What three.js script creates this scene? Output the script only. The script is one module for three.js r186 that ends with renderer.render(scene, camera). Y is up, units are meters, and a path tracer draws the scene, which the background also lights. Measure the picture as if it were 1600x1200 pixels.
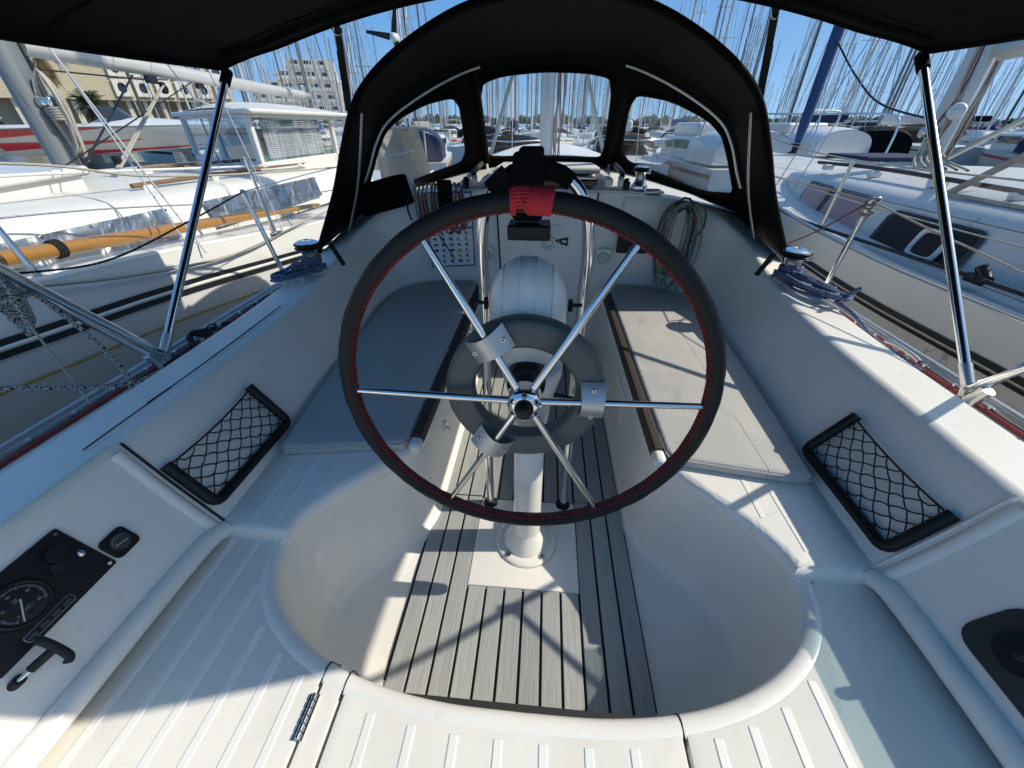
import * as THREE from 'three';
import { mergeGeometries, mergeVertices, toCreasedNormals } from 'three/addons/utils/BufferGeometryUtils.js';
import { RoundedBoxGeometry } from 'three/addons/geometries/RoundedBoxGeometry.js';

// ---------------------------------------------------------------- camera, sky, sun, exposure
const scene = new THREE.Scene();
const D2R = Math.PI / 180;
const camera = new THREE.PerspectiveCamera(90, 4 / 3, 0.02, 3000);
camera.position.set(0, 1.40, 0);
camera.rotation.order = 'YXZ';
camera.rotation.set(-34.0 * D2R, 4.6 * D2R, 0);
const SUN = new THREE.Vector3(1.2, 1, -0.18).normalize();
const renderer = new THREE.WebGLRenderer({ antialias: true });
renderer.toneMapping = THREE.LinearToneMapping;
renderer.toneMappingExposure = 1.62;
renderer.shadowMap.enabled = true;
{ // clear sky: deep blue overhead, paler towards the horizon, a little brighter round the sun
  const W = 512, H = 256, d = new Float32Array(W * H * 4), v = new THREE.Vector3();
  for (let j = 0; j < H; j++) for (let i = 0; i < W; i++) {
    const el = (0.5 - (H - 1 - j + 0.5) / H) * Math.PI, az = ((i + 0.5) / W - 0.5) * 2 * Math.PI;
    v.set(Math.cos(el) * Math.cos(az), Math.sin(el), Math.cos(el) * Math.sin(az));
    const t = Math.max(0, Math.sin(el)), h = Math.exp(-t * 8), z = 1 - 0.22 * Math.min(1, t * 1.4), c = Math.max(0, v.dot(SUN));
    const glow = 0.20 * Math.pow(c, 3) + 0.45 * Math.pow(c, 14) + 1.4 * Math.pow(c, 90); // aureole round the sun
    const k = (j * W + i) * 4, f = el < 0 ? 0.5 : 1;
    d[k] = (0.060 * z + 0.17 * h + glow) * f; d[k + 1] = (0.198 * z + 0.215 * h + glow * 0.97) * f; d[k + 2] = (0.462 * z + 0.15 * h + glow * 0.80) * f; d[k + 3] = 1;
  }
  const t = new THREE.DataTexture(d, W, H, THREE.RGBAFormat, THREE.FloatType);
  t.mapping = THREE.EquirectangularReflectionMapping; t.magFilter = t.minFilter = THREE.LinearFilter; t.needsUpdate = true;
  scene.background = t; scene.environment = t;
  scene.backgroundIntensity = 1; scene.environmentIntensity = 1;
}
const sun = new THREE.DirectionalLight(new THREE.Color(1, 0.925, 0.79), 2.72);
sun.position.copy(SUN).multiplyScalar(40); sun.target.position.set(0, 0, -2);
sun.castShadow = true; sun.shadow.radius = 1; sun.shadow.mapSize.set(4096, 4096);
Object.assign(sun.shadow.camera, { left: -14, right: 14, top: 14, bottom: -14, near: 1, far: 120 });
scene.add(sun, sun.target);

// ---------------------------------------------------------------- helpers
let seed = 20240611;
const rnd = () => { seed = (seed * 1664525 + 1013904223) >>> 0; return seed / 4294967296; };
const rr = (a, b) => a + (b - a) * rnd();
const V = (x, y, z) => new THREE.Vector3(x, y, z);
const lerp = (a, b, t) => a + (b - a) * t;
const mirror = (p) => p.map((q) => V(-q.x, q.y, q.z));
const taken = new Map();
function numbered(n) { const k = taken.get(n) || 0; taken.set(n, k + 1); return k ? n + '_' + String(k).padStart(3, '0') : n; }
function thing(name, label, category, pos = [0, 0, 0], group) {
  const o = new THREE.Group(); o.name = numbered(name); o.position.set(...pos); o.userData = { label, category };
  if (group) o.userData.group = group;
  scene.add(o); return o;
}
function boxUV(g) { // uv in metres from the dominant axis of each face
  if (!g.attributes.normal) g.computeVertexNormals();
  const q = g.index ? g.toNonIndexed() : g, p = q.attributes.position, uv = new Float32Array(p.count * 2);
  const a = V(), b = V(), c = V();
  for (let i = 0; i < p.count; i += 3) {
    a.fromBufferAttribute(p, i); b.fromBufferAttribute(p, i + 1); c.fromBufferAttribute(p, i + 2);
    const n = b.clone().sub(a).cross(c.clone().sub(a)); const ax = Math.abs(n.x), ay = Math.abs(n.y), az = Math.abs(n.z);
    for (let k = 0; k < 3; k++) {
      const P = [a, b, c][k];
      const [s, t] = ay >= ax && ay >= az ? [P.x, P.z] : ax >= az ? [P.z, P.y] : [P.x, P.y];
      uv[(i + k) * 2] = s; uv[(i + k) * 2 + 1] = t;
    }
  }
  q.setAttribute('uv', new THREE.BufferAttribute(uv, 2)); return q;
}
function clean(g) { const q = g.index ? g.toNonIndexed() : g; for (const k of Object.keys(q.attributes)) if (!['position', 'normal', 'uv'].includes(k)) q.deleteAttribute(k); return q; }
function merge(list) { return list.length === 1 ? list[0] : mergeGeometries(list.map(clean)); }
function part(parent, name, geo, mat, extra) {
  const m = new THREE.Mesh(Array.isArray(geo) ? merge(geo) : geo, mat); m.name = name; m.castShadow = m.receiveShadow = true;
  if (extra) m.userData = extra;
  (parent || scene).add(m); return m;
}
function solo(name, label, category, geo, mat, group) {
  const m = part(null, numbered(name), geo, mat, { label, category }); if (group) m.userData.group = group; return m;
}
function structure(name, geo, mat) { return part(null, numbered(name), geo, mat, { kind: 'structure' }); }
function box(w, h, d, x = 0, y = 0, z = 0, r = 0) {
  const g = r > 0 ? new RoundedBoxGeometry(w, h, d, 3, r) : new THREE.BoxGeometry(w, h, d); g.translate(x, y, z); return boxUV(g);
}
function curve(pts, closed = false, tension = 0.5) { return new THREE.CatmullRomCurve3(pts.map((p) => (p.isVector3 ? p : V(...p))), closed, 'catmullrom', tension); }
function poly(pts) { const c = new THREE.CurvePath(); for (let i = 1; i < pts.length; i++) c.add(new THREE.LineCurve3(pts[i - 1].isVector3 ? pts[i - 1] : V(...pts[i - 1]), pts[i].isVector3 ? pts[i] : V(...pts[i]))); return c; }
function tube(pts, r, { seg, rad = 8, closed = false, straight = false, tension = 0.5 } = {}) {
  const c = pts.getPoint ? pts : straight ? poly(pts) : curve(pts, closed, tension), len = c.getLength();
  const n = seg || Math.max(2, Math.min(260, Math.round(len / 0.03)));
  const g = new THREE.TubeGeometry(c, n, r, rad, closed), uv = g.attributes.uv;
  for (let i = 0; i < uv.count; i++) uv.setXY(i, uv.getX(i) * len, uv.getY(i) * 6.283 * r);
  return g;
}
function rod(a, b, r, rad = 8, r2 = r) { // straight cylinder with caps
  const A = a.isVector3 ? a : V(...a), B = b.isVector3 ? b : V(...b), d = B.clone().sub(A), L = d.length();
  const g = new THREE.CylinderGeometry(r2, r, L, rad, 1); const uv = g.attributes.uv;
  for (let i = 0; i < uv.count; i++) uv.setXY(i, uv.getY(i) * L, uv.getX(i) * 6.283 * r);
  g.applyQuaternion(new THREE.Quaternion().setFromUnitVectors(V(0, 1, 0), d.normalize())); g.translate((A.x + B.x) / 2, (A.y + B.y) / 2, (A.z + B.z) / 2); return g;
}
function lathe(prof, seg = 40, x = 0, y = 0, z = 0) { const g = new THREE.LatheGeometry(prof.map((p) => new THREE.Vector2(...p)), seg); g.translate(x, y, z); return g; }
function disc(a, n, r, th, rad = 20) { const A = a.isVector3 ? a : V(...a), N = (n.isVector3 ? n.clone() : V(...n)).normalize(); return rod(A, A.clone().addScaledVector(N, th), r, rad); }
function grid(fn, nu, nv, { flip = false, creased = 0 } = {}) { // fn(u,v) -> Vector3
  const pos = [], idx = [];
  for (let i = 0; i <= nu; i++) for (let j = 0; j <= nv; j++) { const p = fn(i / nu, j / nv); pos.push(p.x, p.y, p.z); }
  for (let i = 0; i < nu; i++) for (let j = 0; j < nv; j++) {
    const a = i * (nv + 1) + j, b = a + 1, c = a + nv + 1, d = c + 1;
    if (flip) idx.push(a, c, b, b, c, d); else idx.push(a, b, c, b, d, c);
  }
  let g = new THREE.BufferGeometry(); g.setAttribute('position', new THREE.Float32BufferAttribute(pos, 3)); g.setIndex(idx); g.computeVertexNormals();
  if (creased) g = toCreasedNormals(g, creased);
  return boxUV(g);
}
function loft(rows, n, opt) { // rows: arrays of points (same count); smooth along each row, straight between rows
  const cs = rows.map((r) => curve(r)); return grid((u, v) => { const f = v * (cs.length - 1), j = Math.min(cs.length - 2, Math.floor(f)); return cs[j].getPoint(u).lerp(cs[j + 1].getPoint(u), f - j); }, n, rows.length - 1, opt);
}
function slab(pts2, y0, y1, bevel = 0.01, seg = 3) { // plan outline [[x,z],...] extruded in y with a rounded edge
  const s = new THREE.Shape(pts2.map((p) => new THREE.Vector2(p[0], -p[1])));
  const g = new THREE.ExtrudeGeometry(s, { depth: Math.max(1e-4, y1 - y0 - 2 * bevel), bevelEnabled: bevel > 0, bevelThickness: bevel, bevelSize: bevel, bevelOffset: -bevel, bevelSegments: seg, steps: 1 });
  g.rotateX(-Math.PI / 2); g.translate(0, y0 + bevel, 0); return boxUV(toCreasedNormals(g, 0.7));
}
function smooth2(pts, n, closed = false) { return curve(pts.map((p) => V(p[0], 0, p[1])), closed).getPoints(n).map((p) => [p.x, p.z]); }

// ---------------------------------------------------------------- textures
function hash2(x, y, s) { let h = (x * 374761393 + y * 668265263 + s * 974634777) | 0; h = Math.imul(h ^ (h >>> 13), 1274126177); return ((h ^ (h >>> 16)) >>> 0) / 4294967296; }
function vnoise(x, y, per, s) { const xi = Math.floor(x), yi = Math.floor(y), fx = x - xi, fy = y - yi, u = fx * fx * (3 - 2 * fx), v = fy * fy * (3 - 2 * fy), m = (a) => ((a % per) + per) % per;
  return lerp(lerp(hash2(m(xi), m(yi), s), hash2(m(xi + 1), m(yi), s), u), lerp(hash2(m(xi), m(yi + 1), s), hash2(m(xi + 1), m(yi + 1), s), u), v); }
function fbm(x, y, per, oct, s) { let a = 0, w = 0.5, t = 0; for (let o = 0; o < oct; o++) { a += w * vnoise(x, y, per, s + o); t += w; x *= 2; y *= 2; per *= 2; w *= 0.5; } return a / t; }
function tex(w, h, fn, { srgb = false, size = 1, sizeY } = {}) { // fn(u,v)->[r,g,b] 0..1 ; size in metres of one tile
  const d = new Uint8Array(w * h * 4);
  for (let j = 0; j < h; j++) for (let i = 0; i < w; i++) { const c = fn(i / w, j / h), k = (j * w + i) * 4; for (let q = 0; q < 3; q++) d[k + q] = Math.max(0, Math.min(255, (c[q] ?? c[0]) * 255)); d[k + 3] = 255; }
  const t = new THREE.DataTexture(d, w, h); t.wrapS = t.wrapT = THREE.RepeatWrapping; t.magFilter = THREE.LinearFilter; t.minFilter = THREE.LinearMipmapLinearFilter; t.generateMipmaps = true;
  if (srgb) t.colorSpace = THREE.SRGBColorSpace; t.repeat.set(1 / size, 1 / (sizeY || size)); t.needsUpdate = true; return t;
}
function canvasTex(w, h, draw) { const c = document.createElement('canvas'); c.width = w; c.height = h; draw(c.getContext('2d'), w, h); const t = new THREE.CanvasTexture(c); t.colorSpace = THREE.SRGBColorSpace; return t; }
const g1 = (v) => [v, v, v];
const T = {};
T.gel = tex(512, 512, (u, v) => { const s = fbm(u * 6, v * 6, 6, 5, 3), d = fbm(u * 60, v * 60, 60, 3, 9), st = fbm(u * 5 + 0.6 * s, v * 22, 110, 4, 13), p = fbm(u * 3, v * 3, 3, 4, 27); let k = 0.955 + 0.09 * (s - 0.5) - (d > 0.75 ? 0.09 * (d - 0.75) / 0.1 : 0) - (Math.abs(st - 0.5) < 0.006 && p > 0.52 ? 0.07 : 0) - 0.10 * Math.max(0, p - 0.62); return [k, k * 0.997, k * (0.985 - 0.06 * Math.max(0, p - 0.55))]; }, { size: 1.1 });
T.gelBump = tex(512, 512, (u, v) => g1(0.7 * fbm(u * 48, v * 48, 48, 3, 5) + 0.3 * fbm(u * 6, v * 6, 6, 3, 15)), { size: 0.35 });
T.cushBump = tex(1024, 1024, (u, v) => { const a = Math.sin(u * 2 * Math.PI * 380), b = Math.sin(v * 2 * Math.PI * 380), w = fbm(u * 4 + 1.5 * fbm(u * 3, v * 3, 3, 2, 17), v * 4, 12, 3, 19); return g1(0.86 * w + 0.07 * (a * b + 1)); }, { size: 0.75 });
T.streak = tex(512, 256, (u, v) => { const a = fbm(u * 26, v * 3, 26, 4, 301), b = fbm(u * 5, v * 5, 5, 4, 303); return g1(0.985 - 0.22 * Math.max(0, a - 0.45) - 0.16 * Math.max(0, b - 0.5)); }, { size: 0.8 });
T.skid = tex(256, 256, (u, v) => g1(0.5 + 0.5 * Math.sin(v * 2 * Math.PI * 24) * (0.72 + 0.28 * Math.sin(u * 2 * Math.PI * 20)) * 0.9), { size: 0.10 });
T.skidCol = tex(512, 512, (u, v) => { const s = fbm(u * 5, v * 5, 5, 5, 31), d = fbm(u * 64, v * 64, 64, 2, 41); const k = 0.90 + 0.12 * (s - 0.5) - 0.08 * Math.max(0, d - 0.55); return [k, k * 0.995, k * 0.975]; }, { size: 0.6 });
T.plank = tex(256, 512, (u, v) => { const k = 0.78 + 0.20 * (fbm(u * 64, v * 3, 64, 3, 51) - 0.5) + 0.25 * (fbm(u * 128, v * 6, 128, 2, 55) - 0.5); return g1(k); }, { size: 0.25, sizeY: 0.5 });
T.plank2 = tex(256, 512, (u, v) => { const st = fbm(u * 5, v * 4, 20, 4, 58), k = 0.80 + 0.20 * (fbm(u * 64, v * 3, 64, 3, 53) - 0.5) + 0.25 * (fbm(u * 128, v * 6, 128, 2, 57) - 0.5) - 0.5 * Math.max(0, st - 0.6); return g1(k); }, { size: 0.31, sizeY: 0.73 });
T.teak = tex(256, 512, (u, v) => { const k = 0.6 + 0.6 * (fbm(u * 24, v * 3, 24, 4, 61) - 0.5); return [k, k * 0.95, k * 0.9]; }, { size: 0.06, sizeY: 0.5 });
T.weave = tex(256, 256, (u, v) => { const a = Math.sin(u * 2 * Math.PI * 64), b = Math.sin(v * 2 * Math.PI * 64); return g1(0.5 + 0.25 * a * (b > 0 ? 1 : -0.3) + 0.25 * b * (a > 0 ? -0.3 : 1)); }, { size: 0.09 });
T.heather = tex(512, 512, (u, v) => { const a = fbm(u * 180, v * 14, 14, 3, 71), b = fbm(u * 14, v * 180, 14, 3, 73), k = 0.84 + 0.22 * (a - 0.5) + 0.20 * (b - 0.5) + 0.12 * (fbm(u * 4, v * 4, 4, 3, 75) - 0.5); return [k, k, k]; }, { size: 0.32 });
T.canvas = tex(512, 512, (u, v) => { const k = 0.8 + 0.35 * (fbm(u * 8, v * 8, 8, 5, 81) - 0.5) + 0.14 * (fbm(u * 90, v * 90, 90, 2, 83) - 0.5); return g1(k); }, { size: 0.5 });
T.wrinkle = tex(512, 512, (u, v) => g1(fbm(u * 5 + 2 * fbm(u * 3, v * 3, 3, 2, 7), v * 4, 20, 4, 85)), { size: 0.7 });
T.leather = tex(256, 256, (u, v) => { const a = Math.sin(u * 2 * Math.PI * 12) * Math.sin(v * 2 * Math.PI * 12); return g1(0.75 - 0.5 * Math.max(0, Math.abs(a) - 0.72) / 0.28 + 0.25 * (fbm(u * 20, v * 20, 20, 3, 91) - 0.5)); }, { size: 0.06 });
const ropeTex = (a, b, fleck) => tex(256, 64, (u, v) => { const q = 0.78 + 0.22 * Math.abs(Math.sin((u * 8 + v * 2) * Math.PI) * Math.sin((u * 8 - v * 2) * Math.PI)), i = Math.floor(u * 16 + v * 4), j = Math.floor(v * 4 - u * 16), c = hash2(((i % 16) + 16) % 16, ((j % 4) + 4) % 4, 77) < fleck * 0.09 ? b : a; return c.map((x) => x * q); }, { srgb: true, size: 0.07, sizeY: 0.022 });
T.ropeBump = tex(64, 64, (u, v) => g1(Math.abs(Math.sin((u * 2 + v) * Math.PI * 2))), { size: 0.02, sizeY: 0.02 });
T.brush = tex(256, 256, (u, v) => g1(0.5 + 0.5 * (fbm(u * 3, v * 120, 120, 3, 97) - 0.5)), { size: 0.06 });
T.grime = tex(512, 512, (u, v) => { const s = fbm(u * 4, v * 4, 4, 6, 101), d = fbm(u * 30, v * 3, 30, 4, 103); const k = 0.93 + 0.14 * (s - 0.5) + 0.1 * (d - 0.5); return [k, k * 0.992, k * 0.97]; }, { size: 2.2 });
T.crackle = tex(512, 512, (u, v) => { const n = fbm(u * 9, v * 9, 9, 4, 111), m = Math.abs(n - 0.5); const big = fbm(u * 2, v * 2, 2, 3, 115); const c = m < 0.012 && big > 0.5 ? 0.6 : 0.94; const k = c + 0.08 * (fbm(u * 5, v * 5, 5, 4, 119) - 0.5); return [k, k, k * 0.98]; }, { size: 1.4 });

// ---------------------------------------------------------------- materials
const lin = (r, g, b) => new THREE.Color().setRGB(r, g, b);
const std = (o) => new THREE.MeshPhysicalMaterial(o);
const M = {
  gel: std({ color: lin(0.88, 0.85, 0.785), map: T.gel, roughness: 0.34, bumpMap: T.gelBump, bumpScale: 0.0003 }),
  gelSmooth: std({ color: lin(0.88, 0.85, 0.785), map: T.gel, roughness: 0.22 }),
  skid: std({ color: lin(0.88, 0.85, 0.78), map: T.skidCol, roughness: 0.6, bumpMap: T.skid, bumpScale: 0.0004 }),
  rib: std({ color: lin(0.88, 0.86, 0.80), map: T.gel, roughness: 0.4 }),
  dark: std({ color: lin(0.02, 0.02, 0.02), roughness: 0.8 }),
  plankA: std({ color: lin(0.44, 0.45, 0.44), map: T.plank, roughness: 0.75, bumpMap: T.plank, bumpScale: 0.00012 }),
  plankB: std({ color: lin(0.39, 0.40, 0.395), map: T.plank, roughness: 0.75, bumpMap: T.plank, bumpScale: 0.00012 }),
  plankC: std({ color: lin(0.47, 0.48, 0.465), map: T.plank2, roughness: 0.75, bumpMap: T.plank, bumpScale: 0.00012 }),
  plankD: std({ color: lin(0.41, 0.42, 0.41), map: T.plank2, roughness: 0.75, bumpMap: T.plank, bumpScale: 0.00012 }),
  teak: std({ color: lin(0.070, 0.056, 0.044), map: T.teak, roughness: 0.7, bumpMap: T.teak, bumpScale: 0.0008 }),
  teakWarm: std({ color: lin(0.28, 0.17, 0.09), map: T.teak, roughness: 0.6 }),
  cushion: std({ color: lin(0.56, 0.55, 0.525), map: T.heather, roughness: 0.95, bumpMap: T.cushBump, bumpScale: 0.012, sheen: 0.2 }),
  canvas: std({ specularIntensity: 0.2, color: lin(0.0075, 0.0072, 0.007), map: T.canvas, roughness: 0.85, bumpMap: T.wrinkle, bumpScale: 0.006 }),
  blackPlastic: std({ color: lin(0.009, 0.009, 0.0095), specularIntensity: 0.6, roughness: 0.42 }),
  blackMatte: std({ color: lin(0.014, 0.014, 0.015), roughness: 0.8 }),
  leather: std({ color: lin(0.011, 0.0115, 0.0115), specularIntensity: 0.6, roughness: 0.5, bumpMap: T.leather, bumpScale: 0.002 }),
  steel: std({ color: lin(0.72, 0.72, 0.71), metalness: 1, roughness: 0.12 }),
  chrome: std({ color: lin(0.80, 0.80, 0.80), metalness: 1, roughness: 0.05 }),
  steelDull: std({ color: lin(0.55, 0.55, 0.54), metalness: 1, roughness: 0.32, bumpMap: T.brush, bumpScale: 0.0002 }),
  alu: std({ color: lin(0.50, 0.50, 0.49), metalness: 0.7, roughness: 0.42, bumpMap: T.brush, bumpScale: 0.0003 }),
  pilot: std({ color: lin(0.085, 0.092, 0.088), roughness: 0.55, bumpMap: T.gelBump, bumpScale: 0.0004 }),
  redCord: std({ color: lin(0.55, 0.022, 0.03), roughness: 0.7, bumpMap: T.ropeBump, bumpScale: 0.0008 }),
  redThread: std({ color: lin(0.32, 0.015, 0.02), roughness: 0.8 }),
  blueRope: std({ map: ropeTex([0.34, 0.41, 0.57], [0.62, 0.67, 0.76], 3), roughness: 0.8, bumpMap: T.ropeBump, bumpScale: 0.001 }),
  greenRope: std({ map: ropeTex([0.66, 0.69, 0.62], [0.36, 0.48, 0.40], 3), roughness: 0.8, bumpMap: T.ropeBump, bumpScale: 0.001 }),
  redRope: std({ map: ropeTex([0.48, 0.22, 0.20], [0.72, 0.66, 0.6], 3), roughness: 0.8, bumpMap: T.ropeBump, bumpScale: 0.001 }),
  whiteRope: std({ map: ropeTex([0.80, 0.78, 0.72], [0.62, 0.58, 0.50], 2), roughness: 0.85, bumpMap: T.ropeBump, bumpScale: 0.001 }),
  fleckRope: std({ map: ropeTex([0.78, 0.77, 0.74], [0.06, 0.07, 0.10], 3), roughness: 0.85, bumpMap: T.ropeBump, bumpScale: 0.001 }),
  blackRope: std({ map: ropeTex([0.07, 0.08, 0.11], [0.55, 0.55, 0.55], 1), roughness: 0.85, bumpMap: T.ropeBump, bumpScale: 0.001 }),
  vinyl: std({ color: lin(0.93, 0.95, 0.96), transmission: 1, transmissionMap: T.streak, thickness: 0, roughness: 0.0, ior: 1.35 }),
  acrylic: std({ color: lin(0.80, 0.90, 0.88), transmission: 0.75, thickness: 0, roughness: 0.05 }),
  glassDark: std({ color: lin(0.015, 0.014, 0.014), roughness: 0.06, clearcoat: 1, clearcoatRoughness: 0.03 }),
};
// ---------------------------------------------------------------- own yacht: cockpit moulding, seats, sole, deck
const yacht = thing('sailing_yacht', 'white sailing yacht cockpit with grey slatted sole that the camera stands in', 'sailing yacht');
const SEAT = 0.44, STERN = 0.40, WELLZ = -2.68;
// plan outline of the foot well, starboard half, from the helm seat forward
const sternHalf = smooth2([[0, -0.283], [0.16, -0.286], [0.30, -0.302], [0.42, -0.332], [0.53, -0.38], [0.62, -0.445], [0.675, -0.515], [0.70, -0.585], [0.704, -0.66]], 48);
const sideHalf = smooth2([[0.705, -0.60], [0.693, -0.665], [0.655, -0.74], [0.60, -0.81], [0.52, -0.90], [0.455, -0.985], [0.428, -1.07], [0.42, -1.2], [0.42, -1.6], [0.42, -2.1], [0.42, WELLZ]], 80);
function offset2(pts, o) { // shift a plan curve to the right of its direction (towards the well axis for these halves)
  return pts.map((p, i) => { const a = pts[Math.max(0, i - 1)], b = pts[Math.min(pts.length - 1, i + 1)], dx = b[0] - a[0], dz = b[1] - a[1], L = Math.hypot(dx, dz) || 1; return [p[0] + (dz / L) * o, p[1] - (dx / L) * o]; });
}
const flip = (pts) => pts.map((p) => [-p[0], p[1]]);
function wall(half, prof, s, ease) { // wall swept along a plan curve; prof: [inward offset, y]
  const rows = prof.map(([o, y]) => { const near = offset2(half, Math.min(o, 0.012)), far = offset2(half, o); return near.map((p, i) => { const k = ease ? lerp(1, 0.32, Math.min(1, Math.max(0, (-half[i][1] - 0.85) / 0.3))) : 1; return V(lerp(p[0], far[i][0], k) * s, y, lerp(p[1], far[i][1], k)); }); });
  return grid((u, v) => { const f = v * (rows.length - 1), j = Math.min(rows.length - 2, Math.floor(f + 1e-6)), i = Math.round(u * (half.length - 1)); return rows[j][i].clone().lerp(rows[j + 1][i], f - j); }, half.length - 1, rows.length - 1, { flip: s < 0 });
}
const sternProf = [[-0.042, 0.3985], [-0.035, 0.4005], [-0.026, 0.4014], [-0.018, 0.4003], [-0.010, 0.3965], [-0.004, 0.390], [0.0, 0.380], [0.003, 0.365], [0.004, 0.33], [0.006, 0.26], [0.010, 0.16], [0.016, 0.095], [0.028, 0.055], [0.048, 0.026], [0.076, 0.009], [0.11, 0.002], [0.14, 0.0005]];
const sideProf = [[-0.012, 0.405], [-0.003, 0.385], [0.0, 0.36], [0.002, 0.30], [0.004, 0.22], [0.008, 0.13], [0.016, 0.095], [0.028, 0.055], [0.048, 0.026], [0.076, 0.009], [0.11, 0.002], [0.14, 0.0005]];
const well = part(yacht, 'foot_well', [wall([...flip(sternHalf).reverse().slice(0, -1), ...sternHalf], sternProf, 1), wall(sideHalf, sideProf, 1, true), wall(sideHalf, sideProf, -1, true)], M.gelSmooth);
// sole: white moulding with grey slats let in
{
  const o = [...sternHalf, ...sideHalf.slice(8)]; const pts = [...o, ...flip(o).reverse()];
  const sole = part(yacht, 'cockpit_sole', slab(pts, -0.03, 0.0, 0), M.gelSmooth);
  // black rubber bed under the slats, then the slats
  const X0 = -0.42, PW = 0.0668, gap = 0.0085, zB = -0.20, zF = WELLZ + 0.02;
  const bed = [[X0 - 0.004, zB, zF, 3], [X0 + 9 * PW, zB, zF, 3]].map(([x, a, b, n]) => box(n * PW + 0.004, 0.004, a - b, x + n * PW / 2, 0.004, (a + b) / 2));
  bed.push(box(6 * PW, 0.004, 0.53, X0 + 6 * PW, 0.004, -0.465), box(6 * PW, 0.004, WELLZ + 1.125 < 0 ? -1.125 - zF : 1, X0 + 6 * PW, 0.004, (-1.125 + zF) / 2));
  part(sole, 'caulking', bed, M.dark);
  const segs = (i) => (i < 3 || i > 8) ? [[zB, -1.135], [-1.141, zF]] : [[zB, -0.733], [-1.13, zF]];
  for (let i = 0; i < 12; i++) for (const [a, b] of segs(i)) {
    const g = box(PW - gap, 0.011, a - b, 0, 0, 0, 0.002); const m = part(sole, 'plank', g, [M.plankA, M.plankC, M.plankB, M.plankA, M.plankD, M.plankC, M.plankA][(i * 5 + (a > -1 ? 0 : 3)) % 7]);
    m.position.set(X0 + (i + 0.5) * PW, 0.0095, (a + b) / 2);
  }
  // raised base plate under the pedestal
  part(sole, 'pedestal_plinth', slab([[-0.222, -0.735], [-0.222, -1.125], [0.182, -1.125], [0.182, -0.735]], 0.001, 0.016, 0.005), M.gel);
}
// side seats with a rounded lip, helm seat panels behind
const seatB = [[0.895, -0.615], [0.905, -0.95], [0.94, -1.4], [0.97, -1.85], [1.0, -2.2], [0.96, -2.5], [0.82, -2.64], [0.62, -2.675], [0.42, -2.68]];
for (const s of [1, -1]) {
  const inner = offset2(sideHalf.slice(2), 0.008), outer = smooth2(seatB, 40).reverse();
  let pts = [...inner, ...outer.map((p) => [p[0] + 0.03, p[1]])]; if (s < 0) pts = flip(pts).reverse();
  const seat = part(yacht, 'side_seat', slab(pts, SEAT - 0.075, SEAT, 0.026, 5), M.gel);
  for (const [x, z0] of [[0.82, -0.665], [0.75, -0.67], [0.68, -0.775]]) part(seat, 'seat_rib', box(0.016, 0.006, z0 + 0.93, s * x, SEAT - 0.0012, (z0 - 0.93) / 2, 0.0025), M.rib);
  part(yacht, 'seat_riser', box(0.012, 0.2, 0.03, s * 0.44, 0.3, -2.66), M.gel);
}
{ // helm seat: port locker lid, fixed strip, middle and starboard panels with moulded ribs between non-skid
  const rim = offset2([...flip(sternHalf).reverse().slice(0, -1), ...sternHalf], 0), zBack = 0.62;
  const cut = (x0, x1) => { // front edge follows the rim, 6 cm behind it
    const f = []; for (let k = 0; k <= 30; k++) { const x = lerp(x0, x1, k / 30); let z = -0.66; const ax = Math.abs(x);
      const oo = offset2(sternHalf, -0.037); for (let i = 1; i < oo.length; i++) if (oo[i - 1][0] <= ax && oo[i][0] >= ax) { z = lerp(oo[i - 1][1], oo[i][1], (ax - oo[i - 1][0]) / Math.max(1e-6, oo[i][0] - oo[i - 1][0])); break; }
      f.push([x, Math.max(z, -0.625)]); } return f; };
  const panel = (name, x0, x1, extra, xs) => {
    const pts = [...cut(x0, x1), [x1, zBack], [x0, zBack]].reverse();
    const p = part(yacht, name, slab(pts, STERN - 0.03, STERN, 0.003, 3), M.skid, extra);
    for (const x of xs) { const c = cut(x, x + 0.001)[0][1] + 0.014; part(p, 'moulded_rib', box(0.019, 0.006, zBack - c, x, STERN - 0.0012, (zBack + c) / 2, 0.003), M.rib); }
    return p;
  };
  panel('locker_lid', -0.935, -0.442, undefined, [-0.86, -0.785, -0.71, -0.635, -0.56, -0.49]);
  panel('helm_seat_strip', -0.434, -0.388, undefined, []);
  panel('helm_seat_panel', -0.380, 0.316, undefined, [-0.31, -0.222, -0.134, -0.046, 0.042, 0.130, 0.218]);
  panel('helm_seat_panel', 0.324, 0.935, undefined, [0.385, 0.46, 0.54, 0.62]);
  part(yacht, 'helm_seat_base', box(1.9, 0.03, 0.9, 0, 0.352, 0.15), M.dark);
  for (const x of [-0.438, -0.384, 0.320]) { // joints carried over the rolled edge
    const oo = (o) => { const q = offset2(sternHalf, o); for (let i = 1; i < q.length; i++) if (q[i][0] >= Math.abs(x)) return q[i][1]; return -0.3; };
    part(yacht, 'panel_joint', tube([V(x, STERN - 0.001, oo(-0.055)), ...sternProf.slice(1, 9).map(([o, y]) => V(x, y - 0.0006, oo(o)))], 0.0018, { rad: 6, seg: 24 }), M.dark);
  }
  // hinge of the locker lid
  const h = part(yacht, 'hinge', box(0.020, 0.003, 0.075, -0.438, STERN + 0.002, -0.235), M.steel);
  const kn = []; for (let k = 0; k < 6; k++) kn.push(rod([-0.438, STERN + 0.007, -0.272 + k * 0.0126], [-0.438, STERN + 0.007, -0.2615 + k * 0.0126], 0.005, 10)); part(h, 'hinge_knuckle', kn, M.steel);
}
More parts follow.
